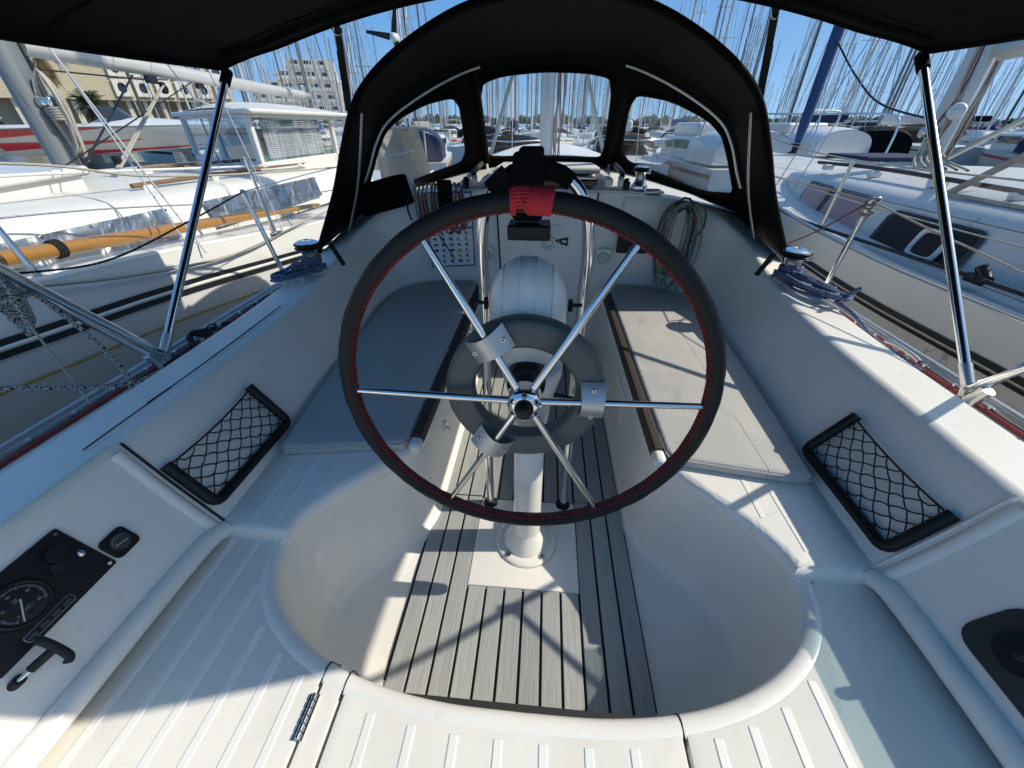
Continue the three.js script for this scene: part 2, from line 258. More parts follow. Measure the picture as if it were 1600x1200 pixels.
// coamings, side decks, cabin trunk
const secs = [ // B inner foot, T inner top, O outer top, D side deck
  [[0.895, .40, 0.9], [1.07, .72, 0.9], [1.24, .72, 0.9], [1.27, .64, 0.9]],
  [[0.895, .41, 0.2], [1.075, .72, 0.2], [1.25, .72, 0.2], [1.28, .64, 0.2]],
  [[0.895, .43, -.62], [1.075, .72, -.62], [1.255, .72, -.62], [1.285, .64, -.62]],
  [[0.905, .43, -.95], [1.085, .72, -.95], [1.27, .72, -.95], [1.30, .64, -.95]],
  [[0.94, .43, -1.4], [1.105, .72, -1.4], [1.29, .72, -1.4], [1.32, .64, -1.4]],
  [[0.97, .43, -1.85], [1.14, .728, -1.8], [1.32, .725, -1.8], [1.345, .64, -1.8]],
  [[1.0, .43, -2.2], [1.16, .765, -2.08], [1.335, .75, -2.15], [1.36, .65, -2.15]],
  [[0.96, .43, -2.5], [1.125, .865, -2.38], [1.31, .83, -2.5], [1.365, .65, -2.5]],
  [[0.82, .43, -2.64], [1.01, .955, -2.57], [1.25, .92, -2.85], [1.37, .66, -2.9]],
  [[0.62, .43, -2.675], [.80, 1.03, -2.665], [1.15, .99, -3.2], [1.36, .67, -3.3]],
  [[0.42, .43, -2.68], [.50, 1.06, -2.68], [0.95, 1.06, -3.5], [1.34, .68, -3.7]],
].map((r) => r.map((p) => V(...p)));
for (const s of [1, -1]) {
  const rows = []; const put = (f) => rows.push(secs.map((c) => { const p = f(c); return V(p.x * s, p.y, p.z); }));
  const L = (a, b, t) => a.clone().lerp(b, t);
  put(([B, Tp]) => L(B, Tp, 0)); put(([B, Tp]) => L(B, Tp, 0.3)); put(([B, Tp]) => L(B, Tp, 0.62)); put(([B, Tp]) => L(B, Tp, 0.90));
  for (const t of [0.12, 0.3, 0.5, 0.7, 0.88]) put(([B, Tp, O]) => { const a = L(B, Tp, 0.90), b = L(Tp, O, 0.13); return L(L(a, Tp, t), L(Tp, b, t), t); });
  put(([B, Tp, O]) => L(Tp, O, 0.13)); put(([B, Tp, O]) => L(Tp, O, 0.5)); put(([B, Tp, O]) => L(Tp, O, 0.9));
  for (const t of [0.2, 0.5, 0.8]) put(([B, Tp, O, Dk]) => { const a = L(Tp, O, 0.9), b = L(O, Dk, 0.25); return L(L(a, O, t), L(O, b, t), t); });
  put(([B, Tp, O, Dk]) => L(O, Dk, 0.3)); put(([B, Tp, O, Dk]) => Dk);
  put(([B, Tp, O, Dk]) => V(Dk.x + 0.03, Dk.y - 0.006, Dk.z)); put(([B, Tp, O, Dk]) => V(1.49 + (Dk.z < -2.5 ? 0.02 : 0), 0.628, Dk.z));
  part(yacht, 'coaming', loft(rows, 150, { flip: s < 0 }), M.gel);
  // toe rail with bolts, rubbing strake with a red line
  const rail = (x, y) => [[x - 0.03, y, 0.9], [x - 0.01, y, -0.2], [x, y, -1.2], [x + 0.012, y, -2.2], [x + 0.01, y, -3.6]].map((p) => V(p[0] * s, p[1], p[2]));
  const tr = part(yacht, 'toe_rail', [tube(rail(1.485, 0.648), 0.016, { rad: 6 }), tube(rail(1.47, 0.640), 0.012, { rad: 6 })], M.alu);
  const bolts = []; for (let z = 0.2; z > -3.2; z -= 0.13) bolts.push(rod([s * 1.452, 0.640, z], [s * 1.452, 0.652, z], 0.007, 8)); part(tr, 'bolt', bolts, M.steelDull, { kind: 'stuff' });
  part(yacht, 'red_waterline_tape', tube(rail(1.444, 0.636), 0.007, { rad: 6 }), std({ color: lin(0.25, 0.03, 0.025), roughness: 0.5 }));
  const hull = loft([rail(1.495, 0.635), rail(1.52, 0.45), rail(1.49, 0.05), rail(1.3, -0.35), rail(1.0, -0.6)], 30, { flip: s > 0 }); part(yacht, 'hull_side', hull, M.gelSmooth);
}
part(yacht, 'added_aft_deck', slab([[-1.24, 0.62], [-1.24, 1.5], [1.24, 1.5], [1.24, 0.62]], 0.30, 0.70, 0.03), M.gel);  // unseen white deck added behind the camera to bounce sunlight into the cockpit
part(yacht, 'transom', box(2.7, 1.1, 0.05, 0, 0.1, 1.55, 0.02), M.gel);
// groove and drain slot on the port coaming top, seam between the moulded coaming and the winch base
part(yacht, 'coaming_seam', [tube([[-1.135, .7205, -0.62], [-1.15, .7205, -1.1], [-1.175, .7215, -1.55]], 0.0022, { rad: 5 })], M.dark);
part(yacht, 'coaming_ridge', [tube([[-1.12, .7185, -0.62], [-1.135, .7185, -1.1], [-1.16, .720, -1.6]], 0.006, { rad: 6 })], M.gel);
part(yacht, 'drain_slot', box(0.004, 0.003, 0.085, -1.142, .7215, -0.86), M.dark);
part(yacht, 'moulding_seam', tube([[-1.165, .728, -1.70], [-1.125, .70, -1.72], [-1.06, .58, -1.74], [-0.99, .462, -1.76]], 0.004, { rad: 6 }), M.gel);
// bulkhead and companionway
{
  const bk = part(yacht, 'bulkhead', grid((u, v) => { const x = lerp(-0.62, 0.62, u), top = 1.065 - 0.03 * x * x; return V(x, lerp(0.0, top, v), WELLZ + 0.012 - 0.03 * v); }, 30, 10, {}), M.gel);
  part(bk, 'bulkhead_top', grid((u, v) => { const x = lerp(-0.62, 0.62, u); return V(x, 1.065 - 0.03 * x * x + 0.012 * v, WELLZ - 0.018 - 0.12 * v); }, 20, 2), M.gel);
  
  
  part(yacht, 'companionway_door', grid((u, v) => V(lerp(lerp(-0.272, 0.258, u), lerp(-0.312, 0.32, u), v), lerp(0.2, 1.05, v), lerp(-2.650, -2.682, v) ), 2, 2), M.gelSmooth);
  for (const [a, b] of [[[-0.318, 1.05, -2.684], [-0.275, 0.2, -2.652]], [[0.325, 1.05, -2.684], [0.262, 0.2, -2.652]]]) part(yacht, 'door_seal', rod(a, b, 0.006, 8), M.blackMatte);
  const vent = part(yacht, 'vent_grille', box(0.235, 0.115, 0.010, 0.0, 0.80, -2.664, 0.004), M.gelSmooth);
  for (let k = 0; k < 6; k++) part(vent, 'louvre', box(0.20, 0.007, 0.010, 0.0, 0.758 + k * 0.0165, -2.658, 0.003), M.gel);
  // sliding hatch with teak trim, cabin roof
  const roof = part(yacht, 'cabin_roof', grid((u, v) => { const x = lerp(-1.16, 1.16, u), e = Math.abs(x) / 1.16, zA = lerp(-2.69, -2.62, e ** 3), f = Math.min(1, v * 6), z = zA - v * 4.2; return V(x * (1 - 0.25 * v * v), 1.055 + 0.085 * f * (1 - e * e) - 0.10 * e ** 3 + 0.03 * v, z); }, 40, 30), M.gel);
  part(roof, 'hatch_garage', slab([[-0.36, -3.0], [-0.34, -3.8], [0.34, -3.8], [0.36, -3.0]], 1.12, 1.165, 0.02), M.gel);
  part(roof, 'sliding_hatch', slab([[-0.32, -2.74], [-0.32, -3.1], [0.32, -3.1], [0.32, -2.74]], 1.085, 1.118, 0.012), M.glassDark);
  part(roof, 'hatch_trim', box(0.60, 0.028, 0.03, 0, 1.095, -2.73, 0.008), M.teakWarm);
  for (const s of [1, -1]) {
    part(roof, 'hatch_runner', box(0.05, 0.045, 1.0, s * 0.385, 1.105, -3.2, 0.012), M.gel);
    const hr = part(roof, 'grab_rail', tube([[s * 0.46, 1.135, -2.72], [s * 0.47, 1.15, -2.80], [s * 0.5, 1.16, -3.4]], 0.017, { rad: 10 }), M.teak); part(hr, 'rail_foot', box(0.03, 0.06, 0.06, s * 0.463, 1.105, -2.76, 0.01), M.gel);
  }
}
// teak fiddles along the seat edges
for (const s of [1, -1]) for (const [a, b] of s < 0 ? [[-1.0, -1.62], [-1.635, -2.58]] : [[-1.0, -2.58]]) {
  part(yacht, 'teak_fiddle', box(0.036, 0.055, a - b, s * 0.421, 0.462, (a + b) / 2, 0.010), M.teak);
}
for (const s of [1, -1]) part(yacht, 'fiddle_end', box(0.045, 0.05, 0.06, s * 0.424, 0.452, -0.985, 0.02), M.gelSmooth);
// catch and slot on the port seat riser, opening port on the starboard one
part(yacht, 'locker_catch', [box(0.012, 0.05, 0.028, -0.412, 0.26, -1.32, 0.004), rod([-0.405, 0.255, -1.32], [-0.392, 0.235, -1.32], 0.006)], M.steel);
part(yacht, 'cubby_frame', box(0.012, 0.17, 0.26, 0.416, 0.25, -1.62, 0.02), M.gelSmooth);
part(yacht, 'locker_port', box(0.012, 0.13, 0.22, 0.4115, 0.25, -1.62, 0.015), M.gelSmooth);
// instrument recess (port) and engine control recess (starboard) aft of the seats
function slantP(s, a, z, o = 0) { // a: distance up the sloped coaming face; o: off the surface
  const L = Math.hypot(0.18, 0.29), ux = 0.18 / L, uy = 0.29 / L; return V(s * (0.897 + ux * a - uy * o), 0.43 + uy * a + ux * o, z);
}
for (const s of [-1, 1]) {
  const bar = [slantP(s, -0.012, -0.625, 0.004), slantP(s, 0.008, -0.55, 0.004), slantP(s, 0.012, -0.2, 0.005), slantP(s, 0.012, 0.5, 0.005)];
  part(yacht, 'ledge', tube(bar, 0.025, { rad: 14, seg: 40 }), M.gel);
  part(yacht, 'recess_edge', tube([slantP(s, 0.0, -0.612, -0.006), slantP(s, 0.17, -0.618, -0.006), slantP(s, 0.32, -0.63, -0.006)], 0.018, { rad: 12 }), M.gel);
  part(yacht, 'joint_seal', tube([slantP(s, -0.005, -0.64, 0.003), slantP(s, 0.17, -0.646, 0.003), slantP(s, 0.335, -0.656, 0.003)], 0.004, { rad: 6 }), s < 0 ? M.dark : M.gel);
}
// ---------------------------------------------------------------- cushions, net pockets, instruments
for (const s of [-1, 1]) {
  const outer = smooth2([[0.878, -0.915], [0.925, -1.4], [0.955, -1.85], [0.975, -2.2], [0.93, -2.46], [0.80, -2.60], [0.62, -2.64], [0.50, -2.645]], 36);
  let pts = [...smooth2([[0.452, -2.60], [0.450, -1.8], [0.447, -1.0]], 12), ...smooth2([[0.46, -0.965], [0.66, -0.935], [0.86, -0.905]], 8), ...outer]; if (s < 0) pts = flip(pts).reverse();
  const c = solo('seat_cushion', s < 0 ? 'grey fabric seat cushion on the port bench, wholly in shade' : 'grey fabric seat cushion on the starboard bench, with a wavy patch of sun', 'cushion', slab(pts, SEAT + 0.001, SEAT + 0.045, 0.013, 5), M.cushion, 'cockpit seat cushions');
  part(c, 'piping', [tube(pts.map((p) => V(p[0], SEAT + 0.034, p[1])), 0.0035, { rad: 5, closed: true, seg: 200 })], M.cushion);
}
for (const s of [-1, 1]) {
  const t = thing('net_pocket', s < 0 ? 'black framed net pocket on the port coaming, beside the instrument panel' : 'black framed net pocket on the starboard coaming, opposite the instrument panel', 'net pocket', [0, 0, 0], 'net pockets on the coamings');
  const top = 0.232, bot = 0.058, zA = -1.035, zB = -0.662, P = (a, z, o) => slantP(s, a, z, o);
  const bars = (a, b) => { const g = tube([a, b], 0.014, { rad: 10, seg: 4 }); return g; };
  part(t, 'frame', [tube(poly([P(top, zA, 0.012), P(bot + 0.02, zA, 0.014), P(bot + 0.006, zA + 0.006, 0.014), P(bot, zA + 0.02, 0.014), P(bot, zB - 0.02, 0.014), P(bot + 0.006, zB - 0.006, 0.014), P(bot + 0.02, zB, 0.014), P(top - 0.012, zB - 0.006, 0.012)]), 0.0155, { rad: 10, seg: 120 }),
    rod(P(top, zA, 0.012), P(top + 0.006, zA, 0.012), 0.0155, 10), rod(P(top - 0.012, zB - 0.006, 0.012), P(top - 0.006, zB - 0.006, 0.012), 0.0155, 10)], M.blackPlastic);
  const net = [], sag = (u) => 0.007 * Math.sin(u * Math.PI), nc = 13, nr = 8;
  const node = (i, j) => { const u = i / nc, w = j / nr, z = lerp(zA + 0.006, zB - 0.008, u), a = lerp(bot, top - 0.004 - sag(u) - 0.01 * u, w); return P(a + (j && j < nr ? 0.003 * Math.sin(i * 5 + j * 3) : 0), z + 0.003 * Math.sin(i * 3.1 + j * 2.3), 0.012 + 0.010 * Math.sin(u * 3.1) * w); };
  for (let j = 0; j <= nr; j++) for (let i = 0; i <= nc; i++) if ((i + j) % 2 === 0) {
    if (i < nc && j < nr) net.push(tube([node(i, j), node(i + 0.5, j + 0.42), node(i + 1, j + 1)], 0.0022, { rad: 5, seg: 4 }));
    if (i > 0 && j < nr) net.push(tube([node(i, j), node(i - 0.5, j + 0.42), node(i - 1, j + 1)], 0.0019, { rad: 5, seg: 4 }));
  }
  part(t, 'net', net, M.blackMatte);
  const ec = []; for (let i = 0; i <= 20; i++) ec.push(node(nc * i / 20, nr)); part(t, 'elastic_cord', tube(ec, 0.003, { rad: 6 }), M.blackMatte);
}
function facePlate(s, a0, a1, z0, z1, th, rad, off) { // rounded plate lying on the sloped face; returns geometry
  const sh = new THREE.Shape(), w = Math.abs(z1 - z0), h = a1 - a0, r = rad;
  sh.moveTo(-w / 2 + r, -h / 2); sh.lineTo(w / 2 - r, -h / 2); sh.quadraticCurveTo(w / 2, -h / 2, w / 2, -h / 2 + r); sh.lineTo(w / 2, h / 2 - r); sh.quadraticCurveTo(w / 2, h / 2, w / 2 - r, h / 2); sh.lineTo(-w / 2 + r, h / 2); sh.quadraticCurveTo(-w / 2, h / 2, -w / 2, h / 2 - r); sh.lineTo(-w / 2, -h / 2 + r); sh.quadraticCurveTo(-w / 2, -h / 2, -w / 2 + r, -h / 2);
  const g = new THREE.ExtrudeGeometry(sh, { depth: th, bevelEnabled: true, bevelSize: 0.0015, bevelThickness: 0.0015, bevelOffset: -0.0015, bevelSegments: 2 });
  return placeFace(g, s, (a0 + a1) / 2, (z0 + z1) / 2, off);
}
function placeFace(g, s, a, z, off) { // local x -> along the boat, y -> up the face, z -> off the face
  const c = slantP(s, a, z, off), e = slantP(s, a + 0.1, z, off).sub(c).normalize(), n = slantP(s, a, z, off + 0.1).sub(c).normalize(), x = e.clone().cross(n);
  g.applyMatrix4(new THREE.Matrix4().makeBasis(x, e, n).setPosition(c)); return boxUV(g);
}
{ // engine panel
  const s = -1, t = thing('engine_instruments', 'black engine panel with a large rev counter on the port cockpit side', 'instrument panel');
  part(t, 'panel_plate', facePlate(s, 0.138, 0.278, -0.438, -0.205, 0.006, 0.006, 0.001), M.blackPlastic);
  for (const [a, z] of [[0.268, -0.428], [0.148, -0.428], [0.268, -0.217]]) part(t, 'screw', placeFace(new THREE.CylinderGeometry(0.004, 0.004, 0.003, 12).rotateX(Math.PI / 2), s, a, z, 0.009), M.steel);
  const dial = canvasTex(512, 512, (g, w) => {
    g.fillStyle = '#0d0e10'; g.fillRect(0, 0, w, w); g.translate(w / 2, w / 2); g.strokeStyle = '#b9bdbf'; g.fillStyle = '#b9bdbf';
    for (let i = 0; i <= 80; i++) { const a = (-220 + i * 260 / 80) * D2R, big = i % 10 === 0; g.lineWidth = big ? 5 : 3; g.beginPath(); g.moveTo(Math.cos(a) * 232, Math.sin(a) * 232); g.lineTo(Math.cos(a) * (big ? 192 : 206), Math.sin(a) * (big ? 192 : 206)); g.stroke(); }
    g.font = '38px sans-serif'; g.textAlign = 'center'; g.textBaseline = 'middle'; for (let i = 0; i <= 4; i++) { const a = (-220 + i * 65) * D2R; g.fillText(String(i * 10), Math.cos(a) * 158, Math.sin(a) * 158); }
    g.font = '26px sans-serif'; g.fillText('RPM', 0, -80); g.fillText('x100', 0, -50); g.font = '20px sans-serif'; g.fillText('00000', 0, 90); g.lineWidth = 2; g.strokeRect(-60, 74, 120, 32);
  });
  const gauge = (a, z, r, map, needle, square) => {
    const gg = part(t, 'gauge', placeFace(new THREE.CylinderGeometry(r, r * 1.04, 0.012, 48).rotateX(Math.PI / 2), s, a, z, 0.012), M.blackPlastic);
    const f = new THREE.CircleGeometry(r * 0.84, 48), m = new THREE.MeshPhysicalMaterial({ map, roughness: 0.25, clearcoat: 1, clearcoatRoughness: 0.04, color: map ? 0xffffff : 0x151719 });
    const c = slantP(s, a, z, 0.0195), e = slantP(s, a + 0.1, z, 0.0195).sub(c).normalize(), n = slantP(s, a, z, 0.12).sub(c).normalize(), xx = e.clone().cross(n); f.applyMatrix4(new THREE.Matrix4().makeBasis(xx, e, n).setPosition(c)); part(gg, 'dial', f, m);
    part(gg, 'bezel', placeFace(new THREE.TorusGeometry(r * 0.9, r * 0.09, 10, 48), s, a, z, 0.019), M.blackPlastic);
    if (needle !== undefined) { const b = new THREE.BoxGeometry(r * 0.05, r * 0.95, 0.001); b.translate(0, r * 0.28, 0); b.rotateZ(needle); part(gg, 'needle', placeFace(b, s, a, z, 0.0215), std({ color: lin(0.6, 0.6, 0.58), roughness: 0.5 })); }
    return gg;
  };
  gauge(0.212, -0.305, 0.046, dial, 2.5);
  gauge(0.237, -0.398, 0.019, null);
  // separate small square gauge
  const q = part(t, 'gauge', facePlate(s, 0.136, 0.194, -0.502, -0.444, 0.007, 0.014, 0.001), M.blackPlastic, { label: 'small square gauge with a round dial beside the panel' });
  const small = canvasTex(128, 128, (g, w) => { g.fillStyle = '#3a3d3e'; g.fillRect(0, 0, w, w); g.strokeStyle = '#9a9d9d'; g.lineWidth = 2; g.beginPath(); g.arc(64, 64, 46, 3.6, 5.8); g.stroke(); g.fillStyle = '#b0b2b2'; g.font = '13px sans-serif'; g.fillText('C', 58, 34); });
  const f = new THREE.CircleGeometry(0.021, 36); { const c = slantP(s, 0.165, -0.473, 0.0105), e = slantP(s, 0.265, -0.473, 0.0105).sub(c).normalize(), n = slantP(s, 0.165, -0.473, 0.11).sub(c).normalize(); f.applyMatrix4(new THREE.Matrix4().makeBasis(e.clone().cross(n), e, n).setPosition(c)); }
  part(q, 'dial', f, std({ map: small, roughness: 0.3, clearcoat: 1 })); part(q, 'bezel', placeFace(new THREE.TorusGeometry(0.0215, 0.0022, 8, 36), s, 0.165, -0.473, 0.011), M.blackPlastic);
  const nb = new THREE.BoxGeometry(0.0015, 0.026, 0.001); nb.rotateZ(1.35); part(q, 'needle', placeFace(nb, s, 0.162, -0.473, 0.012), std({ color: lin(0.6, 0.6, 0.58), roughness: 0.5 }));
  part(t, 'key_switch', placeFace(new THREE.CylinderGeometry(0.011, 0.013, 0.012, 20).rotateX(Math.PI / 2), s, 0.215, -0.378, 0.012), M.blackMatte);
  part(t, 'toggle', placeFace(new THREE.SphereGeometry(0.007, 14, 10).scale(1, 1.3, 1), s, 0.205, -0.418, 0.012), M.chrome);
  const lamps = part(t, 'warning_lamp_bar', facePlate(s, 0.1455, 0.1625, -0.352, -0.262, 0.002, 0.005, 0.0075), std({ color: lin(0.25, 0.25, 0.25), roughness: 0.5 }));
  part(lamps, 'lamp_bar_face', facePlate(s, 0.1467, 0.1613, -0.3508, -0.2632, 0.0022, 0.004, 0.0078), M.blackMatte);
  for (let k = 0; k < 4; k++) part(lamps, 'warning_lamp', facePlate(s, 0.1495, 0.1585, -0.346 + k * 0.0215, -0.330 + k * 0.0215, 0.002, 0.002, 0.0105), std({ color: lin(0.04, 0.04, 0.042), roughness: 0.3 }));
  const h = thing('engine_stop_handle', 'black T-shaped pull handle below the engine panel', 'pull handle');
  const hp = slantP(s, 0.115, -0.262, 0.05), sh = slantP(s, 0.115, -0.205, 0.006), gr = (da, dz, o) => slantP(s, 0.115 + da, -0.262 + dz, 0.05 + o);
  part(h, 'grip', [tube([gr(-0.036, 0.012, -0.004), gr(-0.03, 0.004, 0), gr(0, 0, 0), gr(0.028, 0.0, 0), gr(0.034, 0.004, -0.003)], 0.0078, { rad: 10, seg: 24 }), rod(hp, hp.clone().lerp(sh, 0.6), 0.0085, 12)], M.blackMatte);
  part(h, 'shaft', rod(hp.clone().lerp(sh, 0.55), sh, 0.0045, 10), M.chrome); part(h, 'boot', rod(hp.clone().lerp(sh, 0.85), sh.clone().add(V(-0.01, -0.01, 0)), 0.010, 10), M.blackMatte);
}
{ // engine control recess to starboard
  const t = thing('engine_control_recess', 'black oval engine lever plate in the starboard cockpit side', 'control plate');
  part(t, 'plate', facePlate(1, 0.065, 0.205, -0.475, -0.22, 0.005, 0.045, 0.001), std({ color: lin(0.03, 0.03, 0.03), roughness: 0.6 }));
  part(t, 'boss', placeFace(new THREE.CylinderGeometry(0.034, 0.042, 0.03, 32).rotateX(Math.PI / 2), 1, 0.135, -0.40, 0.02), M.blackPlastic);
  part(t, 'lever', placeFace(new THREE.CapsuleGeometry(0.012, 0.12, 6, 12).translate(0, 0.06, 0.025), 1, 0.135, -0.39, 0.015), M.blackPlastic);
}
// clear acrylic strips along the coaming tops aft of the panels
for (const s of [-1, 1]) solo('acrylic_strip', s < 0 ? 'pale green clear acrylic strip above the instrument panel' : 'pale green clear acrylic strip above the starboard engine lever', 'acrylic strip', [boxUV(new THREE.BoxGeometry(0.075, 0.006, 0.75).rotateZ(-s * 0.5).translate(s * 1.085, 0.722, -0.26))], M.acrylic, 'acrylic strips on the coamings');

// ---------------------------------------------------------------- steering
const WC = V(-0.03, 0.835, -0.775), WR = 0.4465, TR = 0.0200;
{
  const t = thing('helm', 'large steering wheel with black leather rim and red stitching', 'steering wheel', [WC.x, WC.y, WC.z]); t.rotation.x = -0.05;
  const rim = part(t, 'rim', (() => { const g = new THREE.TorusGeometry(WR, TR, 18, 220), p = g.attributes.position, uv = g.attributes.uv; for (let i = 0; i < p.count; i++) { const a = Math.atan2(p.getY(i), p.getX(i)), k = 1 + 0.035 * Math.sin(a * 31) * Math.sin(a * 7 + 1) + 0.03 * Math.sin(a * 67) * Math.max(0, Math.sin(a * 5)); const cx = Math.cos(a) * WR, cy = Math.sin(a) * WR; p.setXYZ(i, cx + (p.getX(i) - cx) * k, cy + (p.getY(i) - cy) * k, p.getZ(i) * k); uv.setXY(i, uv.getX(i) * 2.77, uv.getY(i) * 0.16); } g.computeVertexNormals(); return g; })(), M.leather);
  const st = []; for (let k = 0; k < 210; k++) { const a = k / 210 * Math.PI * 2, b = (k + 0.6) / 210 * Math.PI * 2, r = WR - TR - 0.0005, q = (x, rr, z) => V(Math.cos(x) * rr, Math.sin(x) * rr, z); st.push(rod(q(a, r + 0.0052, 0.0135), q(b, r + 0.0002, -0.001), 0.0015, 5), rod(q(b, r + 0.0052, 0.0135), q(a, r + 0.0002, -0.001), 0.0015, 5)); }
  part(rim, 'stitching', st, M.redThread, { kind: 'stuff' });
  for (let k = 0; k < 6; k++) { const a = k * 60 * D2R; part(t, 'spoke', rod([Math.cos(a) * 0.03, Math.sin(a) * 0.03, 0.012], [Math.cos(a) * (WR - 0.01), Math.sin(a) * (WR - 0.01), 0.0], 0.0098, 18, 0.0078), M.steel); }
  const hub = part(t, 'hub', lathe([[0, 0.045], [0.022, 0.045], [0.030, 0.043], [0.040, 0.036], [0.0425, 0.026], [0.0425, -0.012], [0.036, -0.02], [0.036, -0.06], [0, -0.06]], 48).rotateX(Math.PI / 2), M.chrome);
  for (let k = 0; k < 6; k++) { const a = (k * 60 + 30) * D2R; const tr = new THREE.TorusGeometry(0.0068, 0.0016, 8, 24).rotateX(-0.35).rotateY(0); const c = V(Math.cos(a) * 0.0325, Math.sin(a) * 0.0325, 0.0415); tr.lookAt(V(Math.cos(a) * 0.35, Math.sin(a) * 0.35, 1)); tr.translate(c.x, c.y, c.z); part(hub, 'socket_ring', tr, M.steelDull); const dk = new THREE.CylinderGeometry(0.0055, 0.0055, 0.003, 16).rotateX(Math.PI / 2); dk.translate(c.x, c.y, c.z - 0.0005); part(hub, 'socket', dk, M.blackPlastic); }
  part(t, 'hub_nut', lathe([[0, 0.075], [0.012, 0.074], [0.017, 0.069], [0.019, 0.06], [0.0235, 0.052], [0.0235, 0.043], [0, 0.043]], 32).rotateX(Math.PI / 2), M.blackPlastic);
  const cd = thing('red_cord', 'red cord wound round the top of the wheel rim', 'cord', [WC.x, WC.y, WC.z]); cd.rotation.x = -0.05;
  const turn = (n, a0, a1, rw, z) => { const pts = []; for (let i = 0; i <= n * 14; i++) { const f = i / (n * 14), a = lerp(a0, a1, f), ph = f * n * Math.PI * 2, R = WR + Math.cos(ph) * rw; pts.push(V(Math.cos(a) * R, Math.sin(a) * R, Math.sin(ph) * rw)); } return tube(pts, 0.0032, { rad: 6, seg: n * 14 }); };
  part(cd, 'winding', [turn(10, 84.6 * D2R, 90.6 * D2R, 0.0232), turn(2, 93.6 * D2R, 94.8 * D2R, 0.0232), ...[0, 1, 2, 3, 4, 5, 6, 7].map((k) => tube([0, 1, 2, 3, 4].map((j) => { const a = lerp(90.2, 94.0, j / 4) * D2R, ph = -0.45 + k * 0.27; return V(Math.cos(a) * (WR + Math.cos(ph + 0.5) * 0.0232), Math.sin(a) * (WR + Math.cos(ph + 0.5) * 0.0232), Math.sin(ph + 0.5) * 0.0232); }), 0.0034, { rad: 6 }))], M.redCord);
  part(cd, 'tail', tube([[-0.024, WR + 0.020, 0.016], [-0.018, WR + 0.006, 0.028], [-0.009, WR - 0.010, 0.026], [-0.002, WR - 0.021, 0.015]], 0.0028, { rad: 6 }), M.redCord);
}
{ // wheel drive of the autopilot
  const t = thing('wheel_autopilot', 'dark grey autopilot drive ring clamped to the wheel spokes', 'autopilot drive', [WC.x - 0.002, WC.y - 0.006, WC.z - 0.02]); t.rotation.x = -0.05;
  part(t, 'ring', lathe([[0.132, -0.042], [0.132, -0.004], [0.138, 0.0], [0.150, 0.003], [0.185, 0.003], [0.198, -0.002], [0.204, -0.012], [0.204, -0.038], [0.2, -0.042], [0.132, -0.042]], 96).rotateX(Math.PI / 2), M.pilot);
  for (const a of [0, 120, 240]) {
    const c = Math.cos(a * D2R), s = Math.sin(a * D2R), R = 0.168;
    const g = grid((u, v) => { const w = lerp(-0.052, 0.052, u), h = lerp(-0.030, 0.030, v) * (1 - 0.10 * Math.cos(w / 0.052 * 2.2)); const z = 0.043 - 0.034 * Math.pow(Math.abs(w) / 0.052, 2.0); return V(c * (R + h) - s * w, s * (R + h) + c * w, z); }, 20, 4);
    const b = part(t, 'clamp_bracket', g, M.alu);
    for (const w of [-0.038, 0.038]) { const p = V(c * R - s * w, s * R + c * w, 0.016); part(b, 'bolt', rod(p, p.clone().add(V(0, 0, 0.013)), 0.0052, 12), M.steelDull); part(b, 'bolt_socket', rod(p, p.clone().add(V(0, 0, 0.0136)), 0.003, 6), M.dark); }
  }
}
